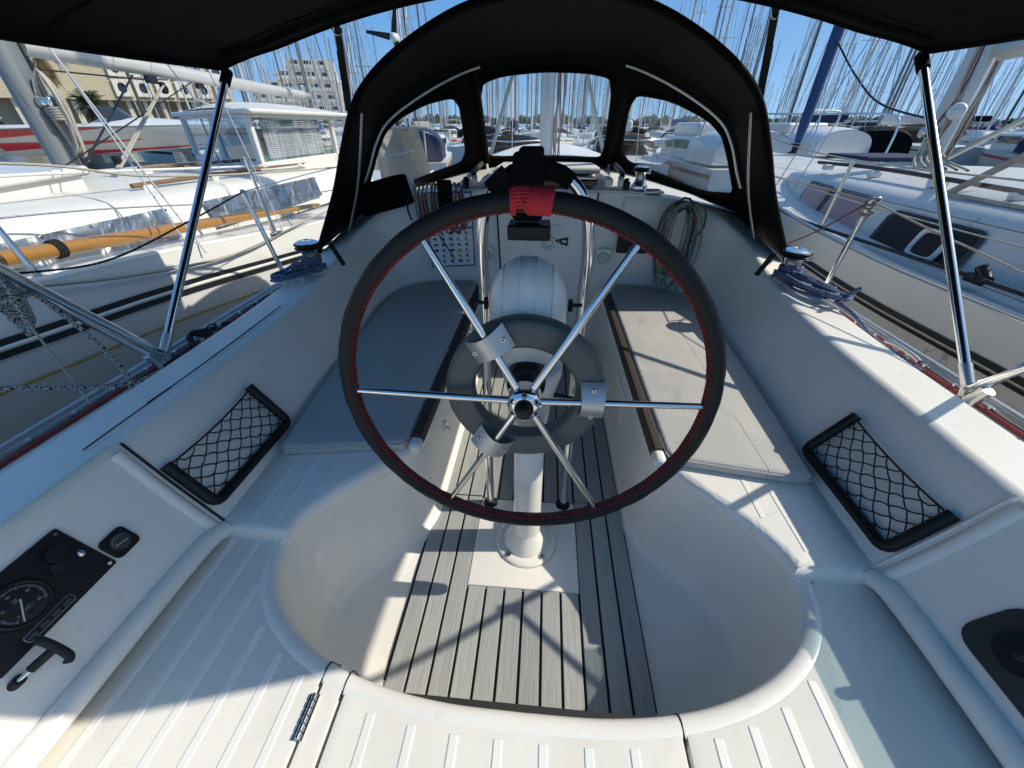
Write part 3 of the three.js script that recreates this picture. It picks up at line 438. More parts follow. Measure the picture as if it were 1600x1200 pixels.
{ // pedestal, compass binnacle and guard rail
  const t = thing('steering_pedestal', 'white steering pedestal column on a round bolted flange', 'pedestal', [-0.018, 0.016, -0.932]);
  part(t, 'flange', lathe([[0, 0.014], [0.095, 0.013], [0.112, 0.012], [0.119, 0.006], [0.121, 0.0], [0, 0]], 64), M.gelSmooth);
  part(t, 'column', lathe([[0.088, 0.013], [0.086, 0.02], [0.074, 0.045], [0.058, 0.075], [0.0535, 0.085], [0.053, 0.09], [0.052, 0.11], [0.050, 0.3], [0.0495, 0.5], [0.052, 0.62], [0.062, 0.70], [0.075, 0.76], [0.085, 0.80], [0.085, 0.84], [0, 0.84]], 48), M.gelSmooth);
  for (const a of [50, 130, 230, 310]) { const x = Math.cos(a * D2R) * 0.1, z = Math.sin(a * D2R) * 0.1, b = part(t, 'bolt', rod([x, 0.012, z], [x, 0.018, z], 0.0105, 16), M.steelDull); part(b, 'socket', rod([x, 0.0182, z], [x, 0.019, z], 0.0055, 6), M.dark); }
  part(t, 'shaft_boss', lathe([[0, 0.05], [0.05, 0.045], [0.052, 0.0], [0.055, -0.02], [0, -0.02]], 32).rotateX(Math.PI / 2).translate(-0.012, 0.818, 0.055), M.blackPlastic);
  part(t, 'brake_knob', [rod([0.06, 0.74, 0.02], [0.13, 0.73, 0.03], 0.006, 10), rod([0.125, 0.73, 0.03], [0.155, 0.728, 0.033], 0.016, 14)], M.blackPlastic);
  const b = thing('compass_binnacle', 'white domed compass binnacle behind the wheel', 'compass', [-0.035, 0.84, -0.965]);
  part(b, 'bowl', lathe([[0, 0.0], [0.075, 0.0], [0.088, 0.02], [0.098, 0.05], [0.101, 0.1], [0.102, 0.155], [0.100, 0.160]], 56), M.gelSmooth);
  part(b, 'band', lathe([[0.101, 0.072], [0.1045, 0.076], [0.105, 0.10], [0.1045, 0.128], [0.101, 0.132]], 56), M.gel);
  const dome = []; for (let k = 0; k <= 20; k++) { const a = k / 20 * Math.PI / 2; dome.push([0.104 * Math.cos(a), 0.163 + 0.128 * Math.sin(a)]); } dome[20][0] = 0;
  const dm = part(b, 'dome', lathe([[0.100, 0.158], [0.104, 0.1585], ...dome], 64), M.gelSmooth);
  for (const x of [-0.062, -0.022, 0.022, 0.062]) { const pts = []; for (let k = 0; k <= 24; k++) { const a = Math.PI * k / 24, r = Math.sqrt(0.104 ** 2 - x * x); pts.push(V(x, 0.164 + 0.128 * Math.sqrt(Math.max(0, 1 - (x / 0.104) ** 2)) * Math.sin(a), r * Math.cos(a))); } part(dm, 'moulded_rib', tube(pts, 0.0022, { rad: 5, seg: 40 }), M.gel); }
  for (const s of [-1, 1]) part(b, 'latch', [box(0.012, 0.03, 0.02, s * 0.112, 0.165, 0, 0.003), rod([s * 0.112, 0.165, 0], [s * 0.142, 0.163, -0.01], 0.005, 8)], M.blackPlastic);
  const g = thing('pedestal_guard', 'polished stainless guard rail arching over the compass', 'guard rail', [-0.025, 0, -1.105]);
  const pts = [[-0.158, 0.012, 0.0], [-0.155, 0.4, 0.005], [-0.146, 0.9, 0.015], [-0.143, 1.13, 0.03], [-0.125, 1.23, 0.035], [-0.08, 1.29, 0.04], [0, 1.312, 0.04], [0.08, 1.29, 0.04], [0.125, 1.23, 0.035], [0.143, 1.13, 0.03], [0.146, 0.9, 0.015], [0.155, 0.4, 0.005], [0.160, 0.012, -0.015]];
  part(g, 'tube', tube(pts, 0.0155, { rad: 18, seg: 180 }), M.steel);
  part(g, 'black_sleeve', tube([[-0.105, 1.262, 0.038], [-0.06, 1.300, 0.04], [0, 1.312, 0.04], [0.055, 1.302, 0.04], [0.085, 1.284, 0.04]], 0.0215, { rad: 12 }), M.canvas);
  for (const s of [-1, 1]) part(g, 'foot', [lathe([[0, 0.012], [0.018, 0.012], [0.03, 0.006], [0.032, 0.0], [0, 0]], 24, s * 0.158, 0.013, s > 0 ? -0.013 : 0)], M.blackPlastic);
  const p = thing('instrument_pod', 'black covered instrument pod strapped on top of the pedestal guard', 'instrument pod', [-0.045, 1.18, -1.055]);
  part(p, 'cover', [boxUV(new RoundedBoxGeometry(0.078, 0.15, 0.06, 4, 0.014).rotateX(-0.25).translate(0, 0.092, 0.0))], M.canvas);
  part(p, 'top_flap', [boxUV(new RoundedBoxGeometry(0.060, 0.022, 0.07, 3, 0.01).translate(0.006, 0.167, -0.02))], M.canvas);
  part(p, 'tray', box(0.108, 0.036, 0.085, 0.006, -0.004, 0.012, 0.006), M.blackPlastic);
  part(p, 'side_wing', boxUV(new THREE.BoxGeometry(0.06, 0.045, 0.004).rotateZ(0.7).translate(-0.072, 0.105, 0.012)), M.canvas);
  const k = thing('cord_wheel', 'small cream toothed wheel with black webbing under the instrument pod', 'toothed wheel', [0.012, 1.148, -1.03]);
  part(k, 'disc', new THREE.TorusGeometry(0.013, 0.005, 10, 28), std({ color: lin(0.55, 0.53, 0.46), roughness: 0.6 })); const teeth = []; for (let i = 0; i < 10; i++) { const a = i * 0.628; teeth.push(rod([Math.cos(a) * 0.013, Math.sin(a) * 0.013, 0], [Math.cos(a) * 0.021, Math.sin(a) * 0.021, 0], 0.0024, 6)); } part(k, 'tooth', teeth, std({ color: lin(0.5, 0.48, 0.42), roughness: 0.6 }));
  part(k, 'webbing', [tube([[0.018, 0.006, 0], [0.04, 0.012, 0], [0.062, 0.006, 0], [0.04, -0.006, 0]], 0.004, { rad: 6, closed: true }), rod([0.03, 0.01, 0], [0.034, -0.006, 0], 0.002), rod([0.045, 0.01, 0], [0.049, -0.004, 0], 0.002)], M.blackMatte);
}
// ---------------------------------------------------------------- things on the bulkhead
{
  const poster = canvasTex(256, 384, (g, w, h) => {
    g.fillStyle = '#e8eaea'; g.fillRect(0, 0, w, h); g.strokeStyle = '#1f4f8a'; g.lineWidth = 8; g.strokeRect(3, 3, w - 6, h - 6); g.beginPath(); g.moveTo(0, 175); g.lineTo(w, 178); g.stroke();
    g.strokeStyle = '#b06a5e'; g.lineWidth = 6; for (let i = 0; i < 9; i++) { g.beginPath(); g.arc(150 + (i % 3) * 14, 90 + i * 4, 40 + i * 5, i, i + 2.6); g.stroke(); }
    const rc = ['#31455f', '#6a7683', '#2d3a4a', '#8a4a44', '#b9952f']; let q = 5; for (let r = 0; r < 6; r++) for (let c = 0; c < 5; c++) { q = (q * 37 + 11) % 101; g.fillStyle = rc[q % 5]; g.fillRect(24 + c * 45, 196 + r * 30, 10 + q % 18, 12); g.fillStyle = '#777d82'; g.fillRect(24 + c * 45, 211 + r * 30, 24, 3); }
  });
  const pm = new THREE.PlaneGeometry(0.30, 0.47); const t = solo('laminated_chart', 'laminated chart of knots and symbols fixed to the port bulkhead', 'chart', pm, std({ map: poster, roughness: 0.25 })); t.position.set(-0.62, 0.815, -2.645); t.rotation.y = 0.22;
  const spk = (x, y, label) => {
    const s = thing('speaker', label, 'speaker', [x, y, -2.652], 'cockpit speakers'); s.rotation.y = x < 0 ? 0.0 : -0.03;
    part(s, 'bezel', box(0.095, 0.115, 0.014, 0, 0, 0, 0.006), M.gelSmooth); const gr = part(s, 'grille', lathe([[0, 0.004], [0.034, 0.004], [0.04, 0.0], [0, 0]], 32).rotateX(Math.PI / 2).translate(0, 0, 0.007), std({ color: lin(0.42, 0.43, 0.43), roughness: 0.6 }));
    for (let k = -3; k <= 3; k++) part(gr, 'grille_bar', box(2 * Math.sqrt(0.034 ** 2 - (k * 0.009) ** 2), 0.003, 0.003, 0, k * 0.009, 0.012), M.gel);
  };
  spk(-0.395, 0.66, 'pale square speaker on the bulkhead to port of the companionway'); spk(0.40, 0.66, 'pale square speaker on the bulkhead beside the green rope coil');
  const d = thing('chart_display', 'black square navigation display on the starboard bulkhead', 'display', [0.575, 0.785, -2.63]);
  part(d, 'case', box(0.20, 0.17, 0.02, 0, 0, 0, 0.012), M.blackPlastic);
  part(d, 'lettering', (() => { const g = new THREE.PlaneGeometry(0.10, 0.022); g.translate(0.0, 0.06, 0.0112); return g; })(), std({ map: canvasTex(256, 56, (g, w, h) => { g.fillStyle = '#08090a'; g.fillRect(0, 0, w, h); g.fillStyle = '#c8ccce'; g.font = 'italic bold 44px sans-serif'; g.textBaseline = 'middle'; g.fillText('Raymarine', 12, 30); }), roughness: 0.4 }));
  // rope coil on its hook
  const c = thing('rope_coil', 'green and red striped rope coil hanging on the starboard bulkhead', 'rope coil', [0.80, 1.03, -2.56]);
  for (let k = 0; k < 15; k++) {
    const w = rr(0.05, 0.115), h = rr(0.40, 0.56), dx = rr(-0.03, 0.03), dz = 0.012 + k * 0.0045, tw = rr(-0.02, 0.02);
    part(c, 'loop', tube([[dx, 0.0, dz + 0.01], [dx - w * 0.8, -0.07, dz], [dx - w * 1.0 + tw, -h * 0.5, dz + 0.012], [dx - w * 0.75, -h * 0.88, dz + 0.01], [dx + tw, -h, dz + 0.012], [dx + w * 0.75, -h * 0.85, dz], [dx + w + tw, -h * 0.5, dz], [dx + w * 0.75, -0.07, dz]], 0.0052, { rad: 6, closed: true, seg: 70 }), k % 5 === 2 ? M.redRope : M.greenRope);
  }
  part(c, 'hitch', [tube([[-0.05, -0.02, 0.06], [-0.01, 0.03, 0.09], [0.04, 0.0, 0.09], [0.05, -0.05, 0.06]], 0.006, { rad: 6 }), tube([[-0.03, -0.05, 0.09], [0.0, -0.02, 0.1], [0.03, -0.055, 0.09]], 0.006)], M.blackRope);
  part(c, 'tail', tube([[0.06, 0.0, 0.05], [0.13, -0.04, 0.05], [0.15, -0.14, 0.04], [0.12, -0.2, 0.03], [0.09, -0.24, 0.03]], 0.0055, { rad: 6 }), M.redRope);
  // port bundle of lines over the cabin edge
  const b = thing('rope_bundle', 'bundle of red and white lines with a black strap hung on the port cabin edge', 'rope bundle', [-0.66, 1.05, -2.62]);
  for (let k = 0; k < 12; k++) { const x = -0.15 + k * 0.026, dz = 0.02 + 0.012 * (k % 3); part(b, 'loop', tube([[x, 0.02, -0.06], [x + 0.01, 0.055, 0.0], [x + rr(-0.01, 0.01), 0.0, dz + 0.02], [x - 0.01, -rr(0.1, 0.22), dz], [x + 0.018, -rr(0.12, 0.26), dz], [x + 0.012, 0.0, dz]], 0.0062, { rad: 6, seg: 24 }), k % 3 ? M.redRope : M.fleckRope); }
  part(b, 'strap', [boxUV(new RoundedBoxGeometry(0.085, 0.15, 0.05, 3, 0.012).translate(0.04, 0.0, 0.05))], M.canvas);
  part(b, 'tail', [tube([[-0.2, 0.0, 0.02], [-0.215, -0.09, 0.03], [-0.2, -0.16, 0.03]], 0.006), tube([[-0.03, -0.24, 0.04], [0.02, -0.33, 0.03], [0.06, -0.40, 0.03]], 0.004)], M.blackRope);
  const f = thing('rolled_cover', 'black rolled canvas bag with a white end lying inside the sprayhood', 'canvas bag', [-1.02, 1.03, -2.62]);
  const body = lathe([[0, -0.19], [0.05, -0.185], [0.075, -0.16], [0.082, -0.08], [0.083, 0.08], [0.078, 0.15], [0.07, 0.165]].map(([a, b]) => [a * 1.12, b]), 32).rotateZ(-Math.PI / 2 + 0.22).rotateY(0.35); part(f, 'bag', body, M.canvas);
  part(f, 'white_end', lathe([[0.078, 0.163], [0.081, 0.168], [0.068, 0.19], [0.03, 0.2], [0, 0.2]], 32).rotateZ(-Math.PI / 2 + 0.22).rotateY(0.35), M.gel);
}
// ---------------------------------------------------------------- winches
function winch(name, label, pos, k, group) {
  const t = thing(name, label, 'winch', pos, group); t.scale.setScalar(k);
  part(t, 'base', lathe([[0, 0], [0.062, 0], [0.064, 0.008], [0.062, 0.03], [0.056, 0.038], [0, 0.038]], 40), M.chrome);
  const d = part(t, 'drum', lathe([[0.056, 0.038], [0.05, 0.045], [0.041, 0.06], [0.037, 0.085], [0.038, 0.105], [0.044, 0.122], [0.052, 0.128]], 40), M.steelDull);
  const kn = []; for (let i = 0; i < 30; i++) { const a = i / 30 * 6.2832; kn.push(rod([Math.cos(a) * 0.063, 0.006, Math.sin(a) * 0.063], [Math.cos(a) * 0.062, 0.03, Math.sin(a) * 0.062], 0.0028, 5)); } part(t, 'base_flute', kn, M.chrome, { kind: 'stuff' });
  part(t, 'self_tailer', lathe([[0.045, 0.128], [0.062, 0.128], [0.066, 0.132], [0.060, 0.138], [0.050, 0.141], [0.060, 0.145], [0.066, 0.15], [0.060, 0.157], [0.03, 0.163], [0, 0.164]], 40), M.blackPlastic);
  part(t, 'top_cap', lathe([[0.058, 0.158], [0.046, 0.165], [0.028, 0.170], [0.016, 0.170], [0.014, 0.160], [0, 0.160]], 40), M.chrome);
  part(t, 'feeder_arm', [boxUV(new RoundedBoxGeometry(0.022, 0.045, 0.03, 2, 0.005).translate(0.062, 0.135, 0.0))], M.steel);
  return t;
}
winch('sheet_winch', 'chrome sheet winch with blue rope on the sunlit starboard coaming', [1.235, 0.735, -2.02], 1.0, 'cockpit sheet winches');
winch('sheet_winch', 'chrome sheet winch with blue rope on the shaded port coaming', [-1.235, 0.735, -1.98], 1.0, 'cockpit sheet winches').rotation.y = 2.4;
winch('halyard_winch', 'small chrome halyard winch on the cabin top inside the sprayhood', [0.585, 1.06, -2.78], 0.78);
{
  const base = part(null, numbered('winch_plate'), box(0.26, 0.012, 0.14, 0.60, 1.052, -2.77, 0.005), M.steel, { label: 'bright metal plate under the cabin top winch', category: 'mounting plate' });
  const cl = (x, label) => { const t = thing('rope_clutch', label, 'rope clutch', [x, 1.075, -2.80], 'rope clutches on the cabin top'); part(t, 'body', box(0.04, 0.05, 0.12, 0, 0, 0, 0.006), M.blackPlastic); part(t, 'cheek', [box(0.005, 0.055, 0.11, -0.022, 0.002, 0, 0.002), box(0.005, 0.055, 0.11, 0.022, 0.002, 0, 0.002)], M.alu); part(t, 'lever', [boxUV(new RoundedBoxGeometry(0.03, 0.012, 0.09, 2, 0.004).rotateX(-0.3).translate(0, 0.032, 0.01))], M.blackPlastic); };
  cl(-0.52, 'black rope clutch on the port cabin top beside the rope bundle'); cl(0.50, 'black rope clutch beside the cabin top winch');
}
function ropeHeap(name, label, o, s, n, spread) { // turns on the drum, loops spilling outboard and aft
  const t = thing(name, label, 'rope', o, 'sheets on the cockpit winches');
  const turns = []; for (let i = 0; i <= 60; i++) { const a = i / 60 * Math.PI * 2 * 3.4; turns.push(V(Math.cos(a) * 0.047, 0.052 + i / 60 * 0.035, Math.sin(a) * 0.047)); } part(t, 'drum_turns', tube(turns, 0.0062, { rad: 7, seg: 120 }), M.blueRope);
  for (let k = 0; k < n; k++) {
    const dz = rr(0.10, spread), dx = s * rr(-0.03, 0.07), y = 0.012 + 0.008 * k * 0.6;
    part(t, 'loop', tube([[s * -0.02, 0.07 - 0.003 * k, 0.055], [s * rr(0, 0.06), 0.05 + rr(0, 0.02), 0.08], [dx + s * 0.05, y + rr(0, 0.012), dz], [dx + s * 0.075, y, dz + 0.05], [dx + s * 0.03, y + 0.004, dz + 0.06], [dx - s * 0.03, y + 0.006, dz - 0.03], [s * -0.045, y + 0.01, 0.06], [s * -0.06, y + 0.008, -0.02]], 0.0068, { rad: 7, seg: 60 }), M.blueRope);
  }
  return t;
}
{
  const a = ropeHeap('winch_rope', 'blue rope heaped beside the sunlit starboard winch', [1.235, 0.735, -2.02], 1, 8, 0.30);
  part(a, 'tail', tube([[0.03, 0.03, 0.24], [0.07, 0.035, 0.30], [0.09, 0.07, 0.33], [0.10, 0.095, 0.345]], 0.0085, { rad: 7 }), M.blueRope);
  part(a, 'lead', tube([[0.06, 0.02, 0.30], [0.09, 0.0, 0.38], [0.13, -0.06, 0.5], [0.15, -0.075, 0.66], [0.16, -0.08, 0.72]], 0.0085, { rad: 7 }), M.blueRope);
  const b = ropeHeap('winch_rope', 'blue rope looped round the shaded port winch', [-1.235, 0.735, -1.98], -1, 6, 0.13);
  part(b, 'lead', tube([[-0.04, 0.06, 0.03], [-0.09, 0.03, 0.05], [-0.13, -0.05, 0.06], [-0.16, -0.07, 0.1], [-0.17, -0.075, 0.3]], 0.008, { rad: 7 }), M.blackRope);
}
// ---------------------------------------------------------------- bimini
{
  const t = thing('bimini_top', 'black bimini awning on stainless tubes over the helm', 'awning');
  const XB = 1.445, arch = (x) => { const a = Math.abs(x); return 1.878 - 0.112 * a * a - 1.1 * Math.max(0, a - 1.30) ** 2 + 0.010 * x; };
  const zF = (x) => -2.215 + 0.02 * (Math.abs(x) / XB) ** 2 + 2.2 * Math.max(0, Math.abs(x) - 1.20) ** 2, zA = (x) => -0.24 - 0.33 * (Math.abs(x) / XB) ** 2;
  const surf = (u, v, dy) => { const x = lerp(-XB, XB, u), z = lerp(zF(x), zA(x), v), e = Math.abs(x) / XB; return V(x, arch(x) + dy - 0.015 * Math.sin(v * Math.PI) * (1 - e * e) - 0.012 * e * e * Math.sin(v * Math.PI), z); };
  part(t, 'canopy', [grid((u, v) => surf(u, v, 0), 80, 30), grid((u, v) => surf(u, v, 0.008), 80, 30, { flip: true })], M.canvas);
  const edge = (f, n = 80) => { const p = []; for (let i = 0; i <= n; i++) p.push(f(i / n)); return p; };
  part(t, 'hem', [tube(edge((u) => surf(u, 0.0, 0.0)), 0.010, { rad: 7, seg: 160 }), tube(edge((u) => surf(u, 1.0, 0.0)), 0.010, { rad: 7, seg: 160 }), tube(edge((v) => surf(0, v, 0)), 0.010, { rad: 7 }), tube(edge((v) => surf(1, v, 0)), 0.010, { rad: 7 })], M.canvas);
  part(t, 'bow_pocket', [tube(edge((u) => surf(0.02 + u * 0.96, 0.075, -0.004)), 0.014, { rad: 8, seg: 160 }), tube(edge((u) => surf(0.03 + u * 0.94, 0.12, 0)), 0.004, { rad: 5, seg: 160 }), tube(edge((u) => surf(0.02 + u * 0.96, 0.9, -0.004)), 0.014, { rad: 8, seg: 160 }), tube(edge((u) => surf(u, 0.5, 0)), 0.004, { rad: 5, seg: 120 })], M.canvas);
  for (const s of [-1, 1]) {
    const foot = V(s * 1.425, 0.675, -1.165), top = V(s * 1.424, 1.606 + s * 0.014, -2.062);
    const p = part(t, 'front_bow_leg', rod(foot.clone().lerp(top, 0.03), top, 0.0145, 18), M.steel); part(p, 'pole_sleeve', rod(foot.clone().lerp(top, 0.955), foot.clone().lerp(top, 1.004), 0.021, 12), M.canvas);
    part(p, 'foot_fitting', [rod(foot.clone().lerp(top, 0.01), foot.clone().lerp(top, 0.065), 0.0175, 14), rod(foot.clone().add(V(0, -0.03, 0)), foot.clone().lerp(top, 0.02), 0.012, 10), rod(foot.clone().add(V(-0.02, 0, 0)), foot.clone().add(V(0.02, 0, 0)), 0.006, 8)], M.steelDull);
    const at = V(s * 1.42, 1.54, -0.60), kn = foot.clone().lerp(at, 0.66);
    part(t, 'aft_bow_leg', tube([foot, foot.clone().lerp(at, 0.5), at, V(s * 1.36, 1.66, -0.56)], 0.0125, { rad: 14 }), M.steel);
    part(t, 'brace', [rod(kn, V(s * 1.44, 0.98, -0.52), 0.011, 12), rod(kn.clone().add(V(0, -0.02, 0)), kn.clone().add(V(0, 0.03, 0.01)), 0.02, 10)], M.steel);
    // webbing strap down to the deck
    const a = V(s < 0 ? -0.945 : 0.885, s < 0 ? 1.772 : 1.80, -2.20), b = s < 0 ? V(-1.09, 1.502, -2.5) : V(1.05, 1.42, -2.48), c = V(s * 1.36, 0.80, -3.0);
    const w = (p, q, wd) => grid((u, v) => p.clone().lerp(q, u).add(V(lerp(-wd, wd, v), 0.004 * Math.sin(u * 9), 0)), 16, 1);
    const sp = part(t, 'strap', [w(a, b, 0.016), w(b, c, 0.016), w(a.clone().lerp(b, 0.25).add(V(0, -0.02, 0.01)), b.clone().add(V(0, -0.04, 0.02)), 0.017)], M.blackMatte);
    part(sp, 'buckle', new THREE.TorusGeometry(0.02, 0.0032, 8, 20).rotateY(0.5).translate(a.x + s * 0.006, a.y - 0.022, a.z - 0.008), M.steel);
  }
}
// ---------------------------------------------------------------- sprayhood
{
  const t = thing('sprayhood', 'black canvas sprayhood with three clear windows over the companionway', 'sprayhood');
  const half = (h) => [...h.slice(1).reverse().map((p) => V(-p[0], p[1], p[2])), ...h.map((p) => V(...p))];
  const S0 = half([[0, 1.862, -2.25], [.265, 1.845, -2.25], [.475, 1.792, -2.26], [.71, 1.685, -2.27], [.88, 1.575, -2.28], [.985, 1.465, -2.29], [1.085, 1.285, -2.30], [1.19, 1.075, -2.31], [1.385, .75, -2.32]]);
  const S1 = half([[0, 1.745, -2.93], [.3, 1.73, -2.92], [.5, 1.69, -2.90], [.75, 1.585, -2.84], [.96, 1.455, -2.76], [1.05, 1.34, -2.72], [1.12, 1.18, -2.68], [1.21, 1.02, -2.65], [1.36, .80, -2.60]]);
  const S2 = half([[0, 1.125, -3.48], [.3, 1.12, -3.46], [.5, 1.105, -3.40], [.77, 1.055, -3.22], [.98, .995, -3.03], [1.09, .96, -2.93], [1.18, .93, -2.84], [1.26, .88, -2.74], [1.37, .79, -2.62]]);
  const c0 = curve(S0.map((p) => V(p.x * 0.972, 1.4 + (p.y - 1.4) * 0.972, p.z * 0.972))), c1 = curve(S1), c2 = curve(S2), B = (u, v) => c0.getPoint(u).lerp(c1.getPoint(u), v).add(V(0, 0.035 * Math.sin(v * Math.PI), 0)), F = (u, v) => c1.getPoint(u).lerp(c2.getPoint(u), v);
  part(t, 'top_panel', [grid((u, v) => B(u, v), 120, 16), grid((u, v) => B(u, v).add(V(0, 0.004, 0.0)), 120, 16, { flip: true })], M.canvas);
  // windows in (across, down) coordinates
  const wins = [
    { n: 'middle', p: [[.388, .155], [.44, .125], [.49, .115], [.54, .118], [.587, .135], [.60, .88], [.55, .885], [.495, .885], [.43, .88], [.382, .855]] },
    { n: 'port', p: [[.358, .185], [.305, .12], [.262, .095], [.215, .10], [.15, .16], [.112, .24], [.125, .50], [.185, .78], [.245, .875], [.30, .875], [.353, .86]] },
    { n: 'starboard', p: [[.622, .215], [.68, .145], [.735, .115], [.785, .125], [.845, .22], [.885, .36], [.875, .60], [.82, .82], [.765, .89], [.72, .895], [.63, .865]] },
  ];
  const inside = (q, x, y) => { let r = false; for (let i = 0, j = q.length - 1; i < q.length; j = i++) { const [a, b] = q[i], [c, d] = q[j]; if ((b > y) !== (d > y) && x < (c - a) * (y - b) / (d - b) + a) r = !r; } return r; };
  for (const w of wins) { // round the corners
    const q = []; const n = w.p.length; for (let i = 0; i < n; i++) { const a = w.p[(i + n - 1) % n], b = w.p[i], c = w.p[(i + 1) % n]; for (const k of [0.2, 0.5, 0.8]) { const m1 = [lerp(a[0], b[0], 0.62 + 0.38 * k), lerp(a[1], b[1], 0.62 + 0.38 * k)], m2 = [lerp(b[0], c[0], 0.38 * k), lerp(b[1], c[1], 0.38 * k)]; q.push([lerp(m1[0], m2[0], k), lerp(m1[1], m2[1], k)]); } } w.q = q;
  }
  const NU = 260, NV = 90, pos = [], idx = [];
  for (let i = 0; i <= NU; i++) for (let j = 0; j <= NV; j++) { const p = F(i / NU, j / NV); pos.push(p.x, p.y, p.z); }
  for (let i = 0; i < NU; i++) for (let j = 0; j < NV; j++) { const u = (i + .5) / NU, v = (j + .5) / NV; if (wins.some((w) => inside(w.q, u, v))) continue; const a = i * (NV + 1) + j; idx.push(a, a + 1, a + NV + 1, a + 1, a + NV + 2, a + NV + 1); }
  const fg = new THREE.BufferGeometry(); fg.setAttribute('position', new THREE.Float32BufferAttribute(pos, 3)); fg.setIndex(idx); fg.computeVertexNormals();
  part(t, 'front_panel', boxUV(fg), M.canvas);
  for (const w of wins) {
    const pl = part(t, 'window', (() => { // vinyl sheet: fan from the centre, two rings
      const c = [0, 0]; w.q.forEach((p) => { c[0] += p[0] / w.q.length; c[1] += p[1] / w.q.length; }); const n = w.q.length, R = 8, P = [], I = [];
      for (let r = 0; r <= R; r++) for (let k = 0; k < n; k++) { const f = r / R * 1.015, p = F(lerp(c[0], w.q[k][0], f), lerp(c[1], w.q[k][1], f)); P.push(p.x, p.y + 0.002, p.z - 0.003); }
      for (let r = 0; r < R; r++) for (let k = 0; k < n; k++) { const a = r * n + k, b = r * n + (k + 1) % n; I.push(a, b, a + n, b, b + n, a + n); }
      const g = new THREE.BufferGeometry(); g.setAttribute('position', new THREE.Float32BufferAttribute(P, 3)); g.setIndex(I); g.computeVertexNormals(); return boxUV(g);
    })(), M.vinyl, { label: w.n + ' clear vinyl window of the sprayhood' });
    part(pl, 'binding', tube(w.q.map((p) => F(p[0], p[1]).add(V(0, 0, 0.004))), 0.012, { rad: 6, closed: true, seg: 160 }), M.canvas);
  }
  // hems, frame tubes, fittings
  const pick = (f, n = 90) => { const p = []; for (let i = 0; i <= n; i++) p.push(f(i / n)); return p; };
  part(t, 'aft_hem', tube(pick((u) => B(u, 0)), 0.017, { rad: 8, seg: 160 }), M.canvas);
  for (const s of [-1, 1]) part(t, 'side_panel', grid((u, v) => { const a = c0.getPoint(s < 0 ? 0.2 * v : 1 - 0.2 * v), b = c1.getPoint(s < 0 ? 0.2 * v : 1 - 0.2 * v); return a.lerp(b, u).add(V(s * 0.004, 0, 0)); }, 10, 16), M.canvas);
  part(t, 'front_bow', [tube(pick((u) => B(lerp(0.10, 0.40, u), 0.97).add(V(0, -0.035, 0.02))), 0.009, { rad: 12, seg: 90 })], M.steelDull); part(t, 'front_bow', [tube(pick((u) => B(lerp(0.60, 0.90, u), 0.97).add(V(0, -0.035, 0.02))), 0.009, { rad: 12, seg: 90 })], M.steelDull);
  for (const s of [-1, 1]) part(t, 'window_post', tube(pick((v) => F(0.5 + s * 0.114, 0.05 + v * 0.93).add(V(0, 0, 0.012)), 12), 0.024, { rad: 8 }), M.canvas);
  for (const s of [-1, 1]) {
    part(t, 'aft_bow', tube([V(s * 1.20, .86, -2.40), V(s * 1.08, 1.10, -2.37), V(s * 1.01, 1.30, -2.35), V(s * 0.965, 1.45, -2.34)], 0.0085, { rad: 12 }), M.steelDull);
    part(t, 'strap_tail', [boxUV(new THREE.BoxGeometry(0.028, 0.13, 0.003).rotateZ(s * -0.35).rotateX(0.1).translate(s * 1.15, 0.80, -2.10))], M.blackMatte);
    part(t, 'snap_fitting', [rod([s * 0.46, 1.10, -3.36], [s * 0.46, 1.16, -3.34], 0.012, 10)], M.steel);
  }
}
// ---------------------------------------------------------------- stanchions, pushpit, lifelines, mooring ropes
for (const s of [-1, 1]) {
  const w = s < 0 ? 'port' : 'starboard', st = thing('stanchion', s < 0 ? 'thin steel stanchion beside the shaded port winch' : 'thin steel stanchion beside the sunlit starboard winch', 'stanchion', [s * 1.44, 0.64, -2.03], 'own lifeline stanchions');
  part(st, 'post', rod([0, 0, 0], [s * (s < 0 ? 0.085 : 0.03), 0.48, 0.0], 0.0115, 14), M.steel); part(st, 'socket', lathe([[0, 0.05], [0.016, 0.05], [0.018, 0.0], [0, 0]], 16), M.steelDull); part(st, 'cap', new THREE.SphereGeometry(0.013, 12, 8).translate(s * (s < 0 ? 0.085 : 0.03), 0.48, 0), M.steelDull);
  const p = thing('pushpit_rail', 'stainless pushpit tube rising aft from the ' + w + ' bimini foot', 'guard rail', [0, 0, 0], 'pushpit rails');
  part(p, 'tube', tube(s < 0 ? [[-1.425, .66, -1.14], [-1.47, .88, -1.03], [-1.505, 1.075, -0.93], [-1.53, 1.14, -0.7], [-1.5, 1.15, 0.3]] : [[1.425, .66, -1.15], [1.47, .745, -1.14], [1.54, .83, -1.13], [1.58, .90, -1.0], [1.55, .95, 0.3]], 0.0125, { rad: 14, tension: 0.4 }), M.steel);
  part(p, 'foot', [rod([s * 1.425, .642, -1.14], [s * 1.43, .70, -1.12], 0.02, 12)], M.steelDull);
}
